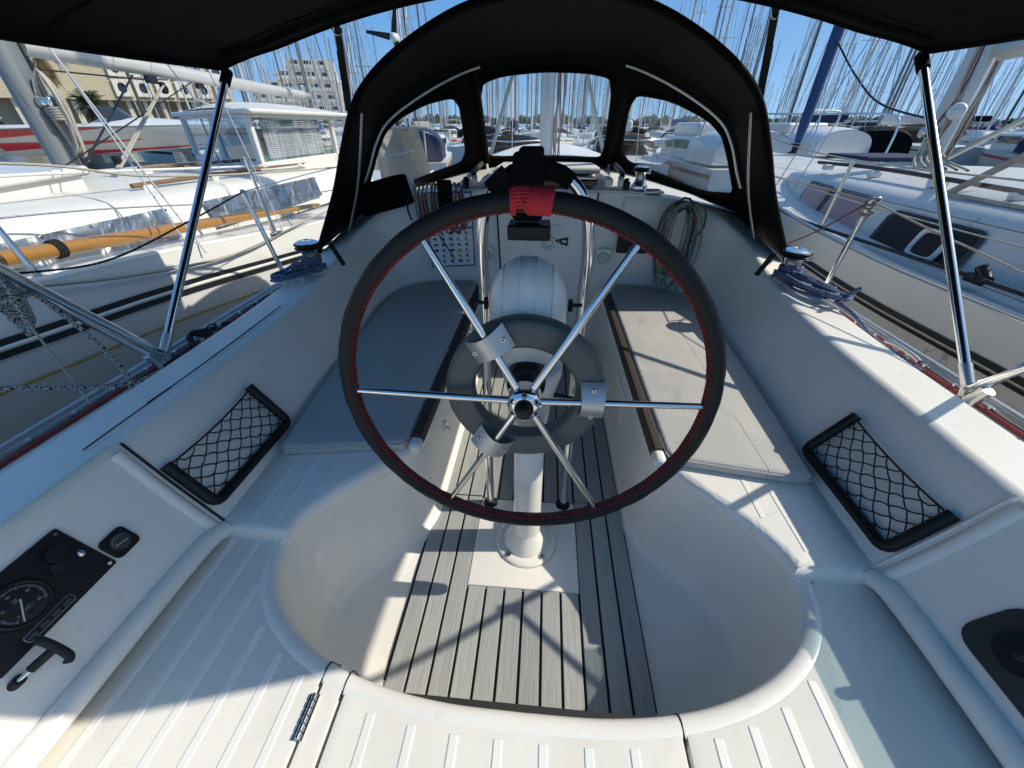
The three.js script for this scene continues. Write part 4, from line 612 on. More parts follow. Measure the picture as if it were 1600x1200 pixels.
{
  const wire = (name, label, pts, r, m) => solo(name, label, 'lifeline', tube(pts, r, { rad: 6 }), m, 'lifelines');
  wire('lifeline', 'dark lifeline running aft and down from the port stanchion', [[-1.525, 1.12, -2.03], [-1.50, 1.06, -1.6], [-1.47, 1.02, -1.2], [-1.50, 1.05, -0.95]], 0.0035, M.blackRope);
  wire('lifeline', 'grey wire lifeline leading forward from the port stanchion', [[-1.525, 1.12, -2.03], [-1.55, 1.14, -3.0], [-1.5, 1.16, -5.0]], 0.003, M.steelDull);
  wire('lifeline', 'red cord leading forward from the starboard stanchion head', [[1.47, 1.115, -2.03], [1.455, 0.92, -2.3], [1.44, 0.78, -2.55]], 0.0042, M.redRope);
  wire('lifeline', 'pale rope lifeline running aft from the starboard stanchion', [[1.47, 1.115, -2.03], [1.53, 1.05, -1.7], [1.57, 1.00, -1.4], [1.58, 0.95, -1.1]], 0.0035, M.whiteRope);
  wire('lifeline', 'pale rope lifeline leading forward from the starboard stanchion', [[1.47, 1.115, -2.03], [1.50, 1.12, -3.0], [1.45, 1.15, -5.0]], 0.0035, M.whiteRope);
  const lash = thing('stanchion_lashing', 'tangle of rope lashed round the head of the starboard stanchion', 'lashing', [1.468, 1.09, -2.03]); const l = []; for (let i = 0; i < 7; i++) l.push(new THREE.TorusGeometry(0.017 + 0.004 * (i % 3), 0.004, 6, 16).rotateX(1.2 + 0.4 * (i % 3)).rotateY(i).translate(0.002 * i, -0.04 + i * 0.012, 0)); part(lash, 'turns', l, M.whiteRope);
  part(lash, 'shackle', new THREE.TorusGeometry(0.015, 0.005, 8, 16).translate(0.02, 0.025, 0.01), M.steelDull);
  const m1 = thing('mooring_rope', 'black flecked white rope hanging from the coil on the port pushpit', 'mooring rope', [0, 0, 0], 'mooring ropes on the port quarter');
  part(m1, 'line', tube([[-1.52, 1.10, -0.93], [-1.50, 0.98, -0.98], [-1.44, 0.82, -1.0], [-1.385, 0.70, -0.985], [-1.36, 0.655, -0.95]], 0.0075, { rad: 8 }), M.fleckRope);
  const m2 = thing('mooring_rope', 'black flecked white rope sagging aft from the port cleat', 'mooring rope', [0, 0, 0], 'mooring ropes on the port quarter');
  part(m2, 'line', tube([[-1.36, 0.665, -1.05], [-1.38, 0.67, -0.98], [-1.43, 0.73, -0.86], [-1.50, 0.80, -0.75], [-1.6, 0.9, -0.6]], 0.0075, { rad: 8 }), M.fleckRope);
  const m3 = thing('mooring_rope', 'thin pale line hanging from the rope coil to the toe rail', 'mooring rope', [0, 0, 0], 'mooring ropes on the port quarter'); part(m3, 'line', tube([[-1.52, 0.98, -0.93], [-1.47, 0.83, -0.9], [-1.42, 0.66, -0.87]], 0.004, { rad: 6 }), M.whiteRope);
  const c = thing('rope_hank', 'black flecked rope hank tied on the port pushpit', 'rope hank', [-1.52, 0.99, -0.93]); for (let k = 0; k < 6; k++) part(c, 'loop', tube([[0.005, 0.07, -0.005], [-0.022 - 0.003 * k, 0.01, 0.006 * k - 0.02], [-0.006, -0.085 - 0.006 * k, 0.005 * k - 0.015], [0.022 + 0.002 * k, 0.01, 0.005 * k - 0.015]], 0.0065, { rad: 6, closed: true, seg: 30 }), M.fleckRope); part(c, 'seizing', tube([[-0.04, 0.0, 0], [0, 0.0, 0.045], [0.04, 0.0, 0], [0, 0.0, -0.045]], 0.0075, { closed: true }), M.fleckRope);
  const ck = (s, z, label) => { const t = thing('mooring_cleat', label, 'cleat', [s * 1.40, 0.64, z], 'mooring cleats'); part(t, 'horn', tube([[0, 0.035, -0.085], [0, 0.042, -0.04], [0, 0.042, 0.04], [0, 0.035, 0.085]], 0.009, { rad: 8 }), M.alu); for (const q of [-0.03, 0.03]) part(t, 'leg', rod([0, 0, q], [0, 0.04, q], 0.009, 8), M.alu); };
  ck(-1, -1.35, 'grey cleat with dark rope on the port side deck'); ck(1, -1.42, 'grey cleat on the starboard side deck by the red tape');
  const dk = thing('deck_line', 'dark rope turned round the port side deck cleat', 'rope', [-1.39, 0.665, -1.35]); part(dk, 'turns', [tube([[0.02, 0.0, -0.12], [-0.03, 0.015, -0.05], [0.03, 0.02, 0.02], [-0.03, 0.02, 0.06], [0.03, 0.01, 0.12], [0.025, 0.0, 0.25]], 0.010), tube([[-0.03, 0.01, -0.08], [0.03, 0.03, 0.0], [-0.03, 0.03, 0.05], [0.02, 0.01, 0.1]], 0.010)], M.blackRope);
}
// ---------------------------------------------------------------- water
const WL = -0.60;
{
  const wb = tex(512, 512, (u, v) => g1(0.6 * fbm(u * 10, v * 10, 10, 5, 201) + 0.4 * fbm(u * 34, v * 34, 34, 3, 207)), { size: 6 });
  const g = new THREE.PlaneGeometry(3000, 3000); g.rotateX(-Math.PI / 2); g.translate(0, WL, 0);
  structure('water', boxUV(g), std({ color: lin(0.018, 0.040, 0.042), roughness: 0.06, bumpMap: wb, bumpScale: 0.05, ior: 1.33 }));
}
// own mast, kicker legs and boom stack seen through the sprayhood
{
  const t = thing('mast', 'own pale grey mast with rope tails seen through the middle sprayhood window', 'mast', [-0.02, 1.10, -4.4]);
  const sec = new THREE.CylinderGeometry(0.062, 0.062, 11, 20).scale(1, 1, 1.35).translate(0, 5.5, 0); part(t, 'spar', sec, std({ color: lin(0.52, 0.53, 0.52), roughness: 0.4, metalness: 0.3 }));
  part(t, 'collar', lathe([[0.11, 0], [0.11, 0.02], [0.075, 0.035], [0.07, 0.06]], 24), M.alu);
  for (let k = 0; k < 8; k++) { const x = 0.075 + 0.018 * (k % 4); part(t, 'halyard', tube([[x, 0.05, 0.03], [x + rr(-0.02, 0.03), 0.3, 0.06], [x + rr(-0.015, 0.03), 0.6, 0.04], [x - 0.01, 1.2, 0.03], [0.07, 3, 0.02]], 0.006, { rad: 5, seg: 30 }), k % 2 ? M.whiteRope : M.redRope); }
  const l = thing('mast_strut', 'greenish tubular strut to port of the own mast', 'strut', [0, 0, 0], 'mast struts'); part(l, 'tube', rod([-0.70, 0.78, -4.4], [-0.06, 2.6, -4.42], 0.018, 10), std({ color: lin(0.35, 0.40, 0.36), roughness: 0.35, metalness: 0.5 }));
  const r = thing('mast_strut', 'greenish tubular strut to starboard of the own mast', 'strut', [0, 0, 0], 'mast struts'); part(r, 'tube', rod([0.68, 0.78, -4.4], [0.02, 2.6, -4.42], 0.018, 10), std({ color: lin(0.35, 0.40, 0.36), roughness: 0.35, metalness: 0.5 }));
}
// ---------------------------------------------------------------- hull builder for the neighbours
function hullRows(sheer, cx, drops) { // sheer: points on the near side; drops: [dy or absolute wl, inward]
  return drops.map(([dy, inw]) => sheer.map((p) => { const y = dy === null ? WL - 0.15 : p.y - dy, s = Math.sign(p.x - cx) || 1; return V(p.x - s * Math.min(Math.abs(p.x - cx), inw), y, p.z); }));
}
const NB = {
  white: std({ color: lin(0.70, 0.70, 0.675), map: T.grime, roughness: 0.3, bumpMap: T.gelBump, bumpScale: 0.0005 }),
  cream: std({ color: lin(0.72, 0.71, 0.665), map: T.grime, roughness: 0.4 }),
  grey: std({ color: lin(0.56, 0.57, 0.56), map: T.crackle, roughness: 0.45 }),
  stripe: std({ color: lin(0.012, 0.013, 0.016), roughness: 0.35 }),
  ochre: std({ color: lin(0.42, 0.25, 0.05), roughness: 0.5 }),
  foil: std({ color: lin(0.42, 0.44, 0.46), metalness: 0.95, roughness: 0.33, bumpMap: T.wrinkle, bumpScale: 0.03 }),
  varnish: std({ color: lin(0.52, 0.27, 0.055), map: T.teak, roughness: 0.25, clearcoat: 0.6 }),
  spar: std({ color: lin(0.58, 0.58, 0.56), map: T.grime, roughness: 0.38, metalness: 0.35 }),
  sparDull: std({ color: lin(0.22, 0.24, 0.25), map: T.crackle, roughness: 0.45, metalness: 0.4 }),
  navy: std({ color: lin(0.012, 0.022, 0.075), map: T.canvas, roughness: 0.85 }),
  sky: std({ color: lin(0.02, 0.10, 0.30), map: T.canvas, roughness: 0.85 }),
  beige: std({ color: lin(0.40, 0.37, 0.32), map: T.canvas, roughness: 0.9, bumpMap: T.wrinkle, bumpScale: 0.02 }),
  pink: std({ color: lin(0.30, 0.15, 0.15), roughness: 0.3, clearcoat: 0.5 }),
  blind: std({ color: lin(0.36, 0.38, 0.40), roughness: 0.55 }),
  glass: std({ color: lin(0.025, 0.03, 0.033), roughness: 0.08 }), tint: std({ color: lin(0.014, 0.011, 0.009), roughness: 0.18, specularIntensity: 0.35 }),
  green: std({ color: lin(0.02, 0.14, 0.09), roughness: 0.3, clearcoat: 0.6 }),
  red: std({ color: lin(0.52, 0.02, 0.03), roughness: 0.3, clearcoat: 0.5 }),
};
// ---------------------------------------------------------------- port neighbour: bow towards the camera, wheelhouse ahead
{
  const cx = -4.05, t = thing('motor_sailer', 'old white motor sailer with wheelhouse moored on the port side', 'motor sailer');
  const near = [[-3.98, 1.0, 4.6], [-3.2, .93, 2.5], [-2.75, .87, .8], [-2.5, .835, -.3], [-2.35, .80, -1.3], [-2.25, .775, -2.05], [-2.13, .69, -3.1], [-2.09, .63, -3.8], [-2.08, .58, -5], [-2.15, .56, -7], [-2.5, .56, -9.5]].map((p) => V(...p));
  const far = near.map((p) => V(2 * cx - p.x, p.y, p.z));
  const drops = [[0, 0], [0.10, -0.02], [0.17, -0.03], [0.32, -0.03], [0.5, 0.0], [0.8, 0.12], [null, 0.4]];
  const hull = part(t, 'hull', [loft(hullRows(near, cx, drops), 60, { flip: true }), loft(hullRows(far, cx, drops), 40)], NB.white);
  const band = (d0, d1, o, m, name) => part(hull, name, loft(hullRows(near, cx, [[d0, o], [d1, o]]), 60, { flip: true }), m);
  band(0.165, 0.198, -0.040, NB.stripe, 'black_stripe'); band(0.212, 0.245, -0.041, NB.stripe, 'black_stripe'); band(0.375, 0.387, -0.034, NB.ochre, 'ochre_line');
  part(hull, 'rubbing_strake', tube(near.map((p) => V(p.x + 0.038, p.y - 0.205, p.z)), 0.012, { rad: 8, seg: 60 }), NB.white);
  const deck = part(t, 'deck', grid((u, v) => { const a = curve(near).getPoint(u), b = curve(far).getPoint(u), p = a.lerp(b, v); p.y += -0.035 + 0.04 * Math.sin(v * Math.PI); return p; }, 50, 6, { flip: true }), NB.white);
  part(deck, 'bulwark_cap', tube(near.map((p) => V(p.x - 0.02, p.y, p.z)), 0.022, { rad: 8, seg: 60 }), NB.cream);
  // cabin trunk
  const cs = (x, y) => [[x - 0.35, y - 0.03, 2.4], [x - 0.1, y, 1.0], [x, y + 0.01, -0.6], [x, y, -2.0], [x, y - 0.02, -3.4], [x, y - 0.04, -4.8], [x, y - 0.05, -6.6]].map((p) => V(...p));
  const rows = [cs(-2.70, 0.64), cs(-2.73, 0.80), cs(-2.77, 0.915), cs(-2.80, 0.955), cs(-2.86, 0.985), cs(-2.98, 1.005), cs(-3.5, 1.045), cs(-4.05, 1.06), cs(-4.7, 1.045), cs(-5.25, 0.98), cs(-5.35, 0.7)];
  part(t, 'cabin_trunk', loft(rows, 50, { flip: true }), NB.cream);
  const foil = (z0, z1, y0, y1) => grid((u, v) => { const z = lerp(z0, z1, u); return V(lerp(-2.712, -2.758, v) + 0.030 + 0.003 * Math.sin(u * 31) * Math.sin(v * 9 + u * 5), lerp(y0, y1, v), z); }, 70, 14, { flip: true });
  const fl = (a, label) => { const c = part(t, 'window_cover', foil(...a), NB.foil, { label }); for (let k = 0; k <= 8; k++) part(c, 'snap', rod([-2.733, a[3] - 0.012, lerp(a[0], a[1], k / 8)], [-2.72, a[3] - 0.012, lerp(a[0], a[1], k / 8)], 0.008, 8), M.steel); };
  fl([-0.6, -2.78, 0.71, 0.905], 'crinkled silver window cover along the near cabin side'); fl([-3.15, -4.9, 0.70, 0.895], 'crinkled silver window cover further along the cabin side');
  part(t, 'roof_hatch', [boxUV(new RoundedBoxGeometry(0.9, 0.05, 0.75, 3, 0.02).rotateX(0.05).translate(-3.7, 1.12, -2.5)), box(0.8, 0.10, 0.66, -3.7, 1.06, -2.5)], NB.white);
  for (const [a, b, y] of [[[-3.02, 1.03, -2.9], [-2.98, 1.02, -5.2], 0], [[-3.6, 1.08, -3.6], [-3.5, 1.06, -5.0], 0]]) { const h = part(t, 'grab_rail', rod(a, b, 0.016, 8), M.teakWarm); for (const f of [0.05, 0.35, 0.65, 0.95]) { const p = V(...a).lerp(V(...b), f); part(h, 'rail_foot', box(0.03, 0.05, 0.08, p.x, p.y - 0.025, p.z, 0.008), NB.cream); } }
  // mast, boom
  const mz = -3.42, mast = part(t, 'mast', new THREE.CylinderGeometry(0.078, 0.078, 11, 20).scale(1, 1, 1.3).translate(cx, 6.5, mz), NB.sparDull);
  part(mast, 'mast_track', box(0.02, 3, 0.03, cx + 0.01, 2.6, mz - 0.125), NB.stripe);
  part(mast, 'mast_winch', [lathe([[0, 0.1], [0.03, 0.1], [0.045, 0.085], [0.035, 0.07], [0.035, 0.03], [0.05, 0.0], [0, 0]], 20).rotateZ(-Math.PI / 2).translate(cx + 0.09, 1.55, mz)], M.chrome);
  const boom = part(t, 'boom', rod([cx, 1.905, mz - 0.12], [cx, 1.80, -7.55], 0.066, 16), NB.spar);
  part(boom, 'boom_end', [rod([cx, 1.80, -7.5], [cx, 1.798, -7.75], 0.05, 12), box(0.05, 0.16, 0.1, cx, 1.86, -7.6, 0.02)], M.alu);
  part(boom, 'boom_fitting', [box(0.05, 0.10, 0.12, cx, 1.80, -4.65, 0.01), box(0.05, 0.09, 0.1, cx, 1.79, -5.3, 0.01)], NB.stripe);
  // wheelhouse
  const x0 = -3.0, x1 = -5.1, z0 = -4.42, z1 = -6.7, yb = 0.98, yt = 1.49;
  const plan = (e) => [[x0 + e, z0 + e * 0.6], [x0 + e, z1], [-4.85, z1], [-4.85, -5.80 + e * 0.6]], wh = part(t, 'wheelhouse', [slab(plan(0.02), 0.92, 1.07, 0.02), slab(plan(0.02), 1.465, 1.515, 0.012)], NB.white);
  part(wh, 'roof', grid((u, v) => { const e = 2 * u - 1, f = 2 * v - 1; const x = lerp(x0 + 0.14, -4.95, u); return V(x, 1.518 + 0.10 * (1 - e * e) * (1 - f ** 4 * 0.6) + 0.02 * (1 - f * f), lerp(z0 + 0.14 - 0.745 * (x0 + 0.14 - x), z1 - 0.1, v)); }, 24, 24), NB.cream);
  part(wh, 'roof_edge', tube([[x0 + 0.14, 1.515, z0 + 0.14], [x0 + 0.14, 1.515, z1 - 0.1], [-4.95, 1.515, z1 - 0.1], [-4.95, 1.515, -5.79]], 0.022, { closed: true, rad: 8, tension: 0.05 }), NB.white);
  for (const [x, z] of [[x0, z0], [-4.83, -5.80], [x0, z1], [-4.83, z1], [x0, z1 + 0.55], [x0 - 0.9, z0 - 0.68]]) part(wh, 'post', box(0.06, 0.44, 0.06, x, 1.27, z, 0.012), NB.white);
  const blind = (f, n, w) => { for (let k = 0; k < n; k++) part(wh, 'blind_slat', f(k / n, w), NB.blind); };
  blind((q, w) => boxUV(new THREE.BoxGeometry(0.006, 0.0135, 1.25).rotateZ(0.5).translate(x0 - 0.04, 1.10 + q * 0.36, z0 - 0.86)), 20);
  blind((q, w) => boxUV(new THREE.BoxGeometry(1.0, 0.0135, 0.006).rotateX(0.5).rotateY(-0.64).translate(x0 - 0.47, 1.10 + q * 0.36, z0 - 0.40)), 20);
  part(wh, 'window_pane', box(0.006, 0.40, 2.2, x0 - 0.012, 1.27, (z0 + z1) / 2), M.vinyl); part(wh, 'window_pane', boxUV(new THREE.BoxGeometry(2.25, 0.40, 0.006).rotateY(-0.64).translate(-3.92, 1.27, -5.115)), M.vinyl);
  part(wh, 'green_lining', [box(0.02, 0.05, 1.6, x0 - 0.06, 1.095, z0 - 0.95), box(0.03, 0.06, 0.22, x0 - 0.05, 1.42, z0 - 0.75)], NB.green);
  part(wh, 'console', [box(0.9, 0.22, 0.5, -3.9, 1.15, -5.9, 0.04), box(0.5, 0.3, 0.4, -4.3, 1.2, -6.3, 0.05)], M.teakWarm);
  // varnished sweep, stanchions, ropes
  const oar = thing('wooden_sweep', 'long varnished wooden oar lashed along the white motor sailer', 'oar', [0, 0, 0]);
  part(oar, 'shaft', rod([-2.52, 0.93, -0.9], [-2.53, 0.74, -3.55], 0.038, 16, 0.034), NB.varnish); part(oar, 'blade', boxUV(new RoundedBoxGeometry(0.10, 0.035, 0.95, 3, 0.014).rotateX(-0.075).translate(-2.53, 0.70, -3.98)), NB.varnish);
  part(oar, 'lashing', [1, 2, 3].map((k) => new THREE.TorusGeometry(0.042, 0.006, 6, 20).translate(-2.522, 0.865, -1.82 - k * 0.015)), M.blackRope);
  const sts = [[-2.37, 0.79, -1.6, -0.09, 0.60], [-2.13, 0.69, -3.03, -0.035, 0.52], [-2.10, 0.60, -4.4, -0.03, 0.55]], heads = [];
  sts.forEach(([x, y, z, lx, h], i) => { const s = thing('stanchion', ['steel stanchion of the motor sailer nearest the camera', 'steel stanchion of the motor sailer before the silver covers', 'steel stanchion of the motor sailer by its wheelhouse'][i], 'stanchion', [x, y, z], 'motor sailer stanchions'); part(s, 'post', rod([0, 0, 0], [lx, h, 0], 0.014, 12), M.steel); part(s, 'base', [box(0.07, 0.012, 0.09, 0, 0.006, 0, 0.004), rod([0, 0, 0], [lx * 0.12, h * 0.12, 0], 0.019, 10)], M.steelDull); part(s, 'line_eye', new THREE.TorusGeometry(0.014, 0.004, 6, 14).rotateY(1.57).translate(lx * 0.8, h * 0.8, 0), M.blackMatte); heads.push([V(x + lx * 0.8, y + h * 0.8, z), V(x + lx * 0.4, y + h * 0.45, z)]); });
  const ln = (name, label, pts, r, m) => solo(name, label, 'rope', tube(pts, r, { rad: 6 }), m, 'ropes of the motor sailer');
  ln('guard_line', 'twisted white guard line through the motor sailer stanchion heads', [V(-2.6, 1.3, 0.6), heads[0][0], heads[0][0].clone().lerp(heads[1][0], 0.5).add(V(0, -0.03, 0)), heads[1][0], heads[2][0]], 0.006, M.whiteRope);
  ln('guard_line', 'grey lower guard line of the motor sailer', [V(-2.6, 1.1, 0.6), heads[0][1], heads[1][1], heads[2][1]], 0.004, M.steelDull);
  ln('deck_rope', 'slack pale rope sagging along the motor sailer bulwark', [V(-2.45, .95, -0.6), V(-2.33, .86, -1.2), V(-2.22, .72, -1.9), V(-2.13, .655, -2.6), V(-2.1, .70, -3.4), V(-2.05, .74, -4.2)], 0.009, M.whiteRope);
  ln('handrail_wire', 'long white wire stretched over the motor sailer cabin roof', [V(-3.0, 1.18, -1.2), V(-3.0, 1.165, -2.2), V(-2.92, 1.06, -4.2), V(-2.9, 1.03, -5.2)], 0.010, NB.white);
  const sh = (label, a, b, r, m) => solo('rigging_wire', label, 'rigging', rod(a, b, r, 6), m, 'rigging of the motor sailer');
  sh('pale shroud of the motor sailer crossing in front of its mast', [-3.35, 2.3, -2.95], [-2.16, 0.72, -2.35], 0.005, NB.spar); sh('pale inner shroud of the motor sailer', [-3.6, 2.3, -3.25], [-2.2, 0.80, -2.28], 0.005, NB.spar);
  sh('dark stay slanting down from the motor sailer boom to its mast foot', [cx, 1.80, -4.45], [-3.62, 1.08, -3.1], 0.008, NB.stripe); sh('dark stay crossing the motor sailer deck below the boom', [cx, 1.84, -5.3], [-3.7, 1.10, -3.0], 0.006, NB.stripe); sh('dark horizontal stay under the motor sailer boom', [cx + 0.05, 1.76, -3.5], [cx, 1.775, -4.6], 0.006, NB.stripe);
  sh('thin shroud running down to the motor sailer side deck', [-3.6, 2.4, -4.8], [-2.10, 0.68, -3.1], 0.004, NB.spar); sh('long thin stay from above to the motor sailer wheelhouse', [-3.6, 1.62, -4.6], [-2.95, 0.99, -6.1], 0.004, NB.white); sh('thin shroud beside the wheelhouse post', [-3.7, 2.2, -4.3], [-2.11, 0.70, -3.25], 0.004, NB.sparDull);
  const tk = thing('sheet_tackle', 'pale mainsheet tackle with black blocks hanging from the motor sailer boom', 'tackle'); for (let k = 0; k < 4; k++) part(tk, 'fall', rod([cx + 0.02 * k, 1.74, -4.75 + 0.012 * k], [-3.62 + 0.015 * k, 1.10, -3.42], 0.006, 6), M.whiteRope); part(tk, 'block', [box(0.05, 0.1, 0.05, cx + 0.03, 1.72, -4.73, 0.015), box(0.06, 0.09, 0.05, -3.64, 1.14, -3.48, 0.015)], M.blackPlastic);
  const bt = thing('blue_tackle', 'bright blue rope tackle in front of the motor sailer wheelhouse', 'tackle'); for (let k = 0; k < 4; k++) part(bt, 'fall', rod([-3.62 + 0.03 * k, 1.5, -5.0 + 0.02 * k], [-3.36 + 0.02 * k, 1.02, -5.3], 0.007, 6), NB.sky); for (const k of [0, 1]) part(bt, 'fall', rod([-3.2 - 0.12 * k, 1.45, -4.2], [-3.2 - 0.12 * k, 1.02, -4.25], 0.006, 6), NB.sky); part(bt, 'block', box(0.05, 0.09, 0.05, -3.36, 1.05, -5.28, 0.012), NB.sparDull);
  const mc = thing('mast_rope_coil', 'cream halyard coil hanging on the motor sailer mast', 'rope coil', [cx + 0.16, 1.75, mz - 0.02]); for (let k = 0; k < 10; k++) part(mc, 'loop', tube([[0, 0, 0], [-0.05 - rr(0, 0.03), -0.2, rr(-0.04, 0.04)], [rr(-0.02, 0.02), -0.5 - rr(0, 0.12), rr(-0.03, 0.03)], [0.05 + rr(0, 0.03), -0.2, rr(-0.04, 0.04)]], 0.0085, { rad: 6, closed: true, seg: 30 }), M.whiteRope); part(mc, 'seizing', [0, 1, 2, 3, 4].map((k) => new THREE.TorusGeometry(0.055, 0.009, 6, 18).rotateX(1.57).translate(0, -0.24 - 0.018 * k, 0)), M.whiteRope);
  const wc = thing('weather_cloth', 'beige canvas weather cloth seen through the port sprayhood window', 'canvas screen'); part(wc, 'cloth', grid((u, v) => V(lerp(-2.72, -1.92, u) + 0.05 * Math.sin(v * 4), lerp(0.45, 1.36 + 0.06 * (1 - u) ** 2, v) - 0.02 * Math.sin(u * 7), -6.9 + 0.12 * Math.sin(u * 6 + v * 2)), 40, 24), NB.beige); part(wc, 'top_rail', tube([[-2.74, 1.43, -6.9], [-2.4, 1.36, -6.85], [-1.9, 1.35, -6.95]], 0.022, { rad: 8 }), NB.sparDull); part(wc, 'post', rod([-1.92, 0.3, -6.95], [-1.92, 1.36, -6.95], 0.015, 8), M.steel);
}
// wind generator on its pole
{
  const t = thing('wind_generator', 'small wind generator with white hub and three black blades', 'wind generator', [-2.52, 2.55, -8.0]);
  part(t, 'pole', rod([0, -2.6, 0], [0, -0.05, 0], 0.022, 10), M.steel);
  part(t, 'nacelle', lathe([[0, -0.17], [0.05, -0.13], [0.07, 0.0], [0.055, 0.07], [0.03, 0.095], [0, 0.1]], 20).rotateX(Math.PI / 2), NB.white);
  [78, 170, 292].forEach((a) => { const g = grid((u, v) => { const r = lerp(0.06, 0.44, u), w = lerp(0.045, 0.02, u) * (v - 0.5) * 2; return V(r, w, 0.012 * (v - 0.5) * (1 - u)); }, 10, 2); g.rotateZ(a * D2R); g.translate(0, 0, 0.06); part(t, 'blade', g, M.blackMatte); });
}
// ---------------------------------------------------------------- starboard neighbour
{
  const cx = 3.95, t = thing('sailing_sloop', 'grey white sailing sloop with tinted cabin windows moored to starboard', 'sailing yacht');
  const near = [[2.75, .58, 6], [2.4, .60, 3], [2.32, .61, .5], [2.22, .64, -1.8], [2.2, .645, -2.6], [2.2, .67, -3.3], [2.26, .71, -4.2], [2.5, .80, -5.6], [2.95, .90, -7.0], [3.9, 1.0, -8.9]].map((p) => V(...p)), far = near.map((p) => V(2 * cx - p.x, p.y, p.z));
  const drops = [[0, 0], [0.12, 0.0], [0.22, 0.01], [0.4, 0.02], [0.75, 0.12], [null, 0.4]];
  const hull = part(t, 'hull', [loft(hullRows(near, cx, drops), 60), loft(hullRows(far, cx, drops), 40, { flip: true })], NB.grey);
  for (const [a, b] of [[0.205, 0.238], [0.252, 0.272]]) part(hull, 'black_stripe', loft(hullRows(near, cx, [[a, -0.004], [b, -0.002]]), 60), NB.stripe);
  const deck = part(t, 'deck', grid((u, v) => { const a = curve(near).getPoint(u), b = curve(far).getPoint(u), p = a.lerp(b, v); p.y += -0.02 + 0.04 * Math.sin(v * Math.PI); return p; }, 50, 6), NB.grey);
  part(deck, 'toe_rail', tube(near.map((p) => V(p.x + 0.02, p.y + 0.012, p.z)), 0.014, { rad: 6, seg: 60 }), M.alu);
  const tk = part(deck, 'genoa_track', rod([2.42, 0.665, -1.4], [2.40, 0.685, -3.2], 0.012, 6), M.alu); part(tk, 'track_car', [box(0.06, 0.05, 0.12, 2.415, 0.69, -2.3, 0.012), rod([2.415, 0.70, -2.26], [2.415, 0.75, -2.32], 0.028, 12)], M.blackPlastic);
  const cs = (x, y, e = 0) => [[x - 0.05, y - 0.02, 1.5], [x, y, -0.8], [x, y, -2.2], [x + 0.01, y, -3.4], [x + 0.08, y, -4.4], [x + 0.28 + e * 0.3, y - 0.02 - e * 0.05, -5.4], [x + 0.62 + e * 0.35, y - 0.08 - e * 0.22, -6.2]].map((p) => V(...p));
  part(t, 'cabin_trunk', loft([cs(2.56, 0.60), cs(2.60, 0.76), cs(2.655, 0.90), cs(2.69, 0.945), cs(2.76, 0.975), cs(2.9, 1.0, 0.3), cs(3.35, 1.05, 0.6), cs(3.95, 1.07, 0.8), cs(4.6, 1.05, 0.6), cs(5.1, 0.98, 0.3), cs(5.3, 0.7)], 60), NB.grey);
  const side = (z, v) => { const k = Math.max(0, -z - 3.4); return V(lerp(2.585, 2.665, v) - 0.006 + (z < -3.4 ? 0.01 + 0.072 * Math.min(1, k) + 0.17 * Math.max(0, k - 1) : 0), lerp(0.69, 0.91, v), z); };
  const pane = (z0, z1, v0, v1, off, r) => { const nz = 24; return grid((u, v) => { const c = (q) => Math.max(0, Math.abs(2 * q - 1) - (1 - r)) / r, cut = Math.sqrt(Math.max(0, 1 - Math.min(1, c(u)) ** 2)) , vv = 0.5 + (v - 0.5) * (c(u) > 0 ? (1 - (1 - cut) * r * 2.2) : 1), p = side(lerp(z0, z1, u), lerp(v0, v1, vv)); p.x -= off + 0.018; return p; }, nz, 6); };
  const w1 = part(t, 'window', pane(-2.62, -3.34, -0.46, 0.78, 0.004, 0.16), NB.tint, { label: 'large dark tinted cabin window with a white opening port' });
  part(w1, 'window_frame', pane(-2.585, -3.375, -0.52, 0.84, 0.001, 0.16), NB.stripe);
  part(w1, 'port_rim', (() => { const g = new THREE.TorusGeometry(0.105, 0.017, 10, 40), p = g.attributes.position; for (let i = 0; i < p.count; i++) { const x = p.getX(i), y = p.getY(i), a = Math.atan2(y, x), k = 1 / Math.pow(Math.abs(Math.cos(a)) ** 5 + Math.abs(Math.sin(a)) ** 5, 0.2); p.setXY(i, x * k * 1.0, y * k * 0.80); } g.computeVertexNormals(); g.rotateY(-Math.PI / 2); g.rotateZ(-0.33); g.translate(2.555, 0.735, -2.86); return g; })(), NB.white);
  part(w1, 'port_pane', (() => { const g = new RoundedBoxGeometry(0.012, 0.15, 0.19, 3, 0.005); g.rotateZ(-0.33); g.translate(2.562, 0.735, -2.86); return g; })(), NB.tint);
  for (const [a, b, l] of [[-3.62, -4.22, 'pinkish curtained cabin window nearer the camera'], [-4.30, -4.78, 'pinkish curtained cabin window further forward']]) { const w = part(t, 'window', pane(a, b, -0.12, 0.92, 0.005, 0.12), NB.pink, { label: l }); part(w, 'window_frame', pane(a + 0.035, b - 0.035, -0.24, 1.03, 0.002, 0.12), NB.stripe); }
  part(t, 'panel_seam', [tube([V(2.645, .93, -1.6), V(2.65, .93, -3.0), V(2.72, .925, -4.4)].map((p) => V(p.x - 0.03, p.y - 0.02, p.z)), 0.004, { rad: 5 })], NB.sparDull);
  // roof fittings
  const gr = part(t, 'grab_rail', tube([[3.02, 1.055, -5.2], [2.98, 1.075, -4.2], [2.93, 1.06, -3.0], [2.92, 1.05, -2.6]], 0.016, { rad: 8 }), M.teak); for (const z of [-4.9, -4.2, -3.5, -2.9]) part(gr, 'rail_foot', box(0.10, 0.05, 0.06, 2.96, 1.03, z, 0.012), NB.white);
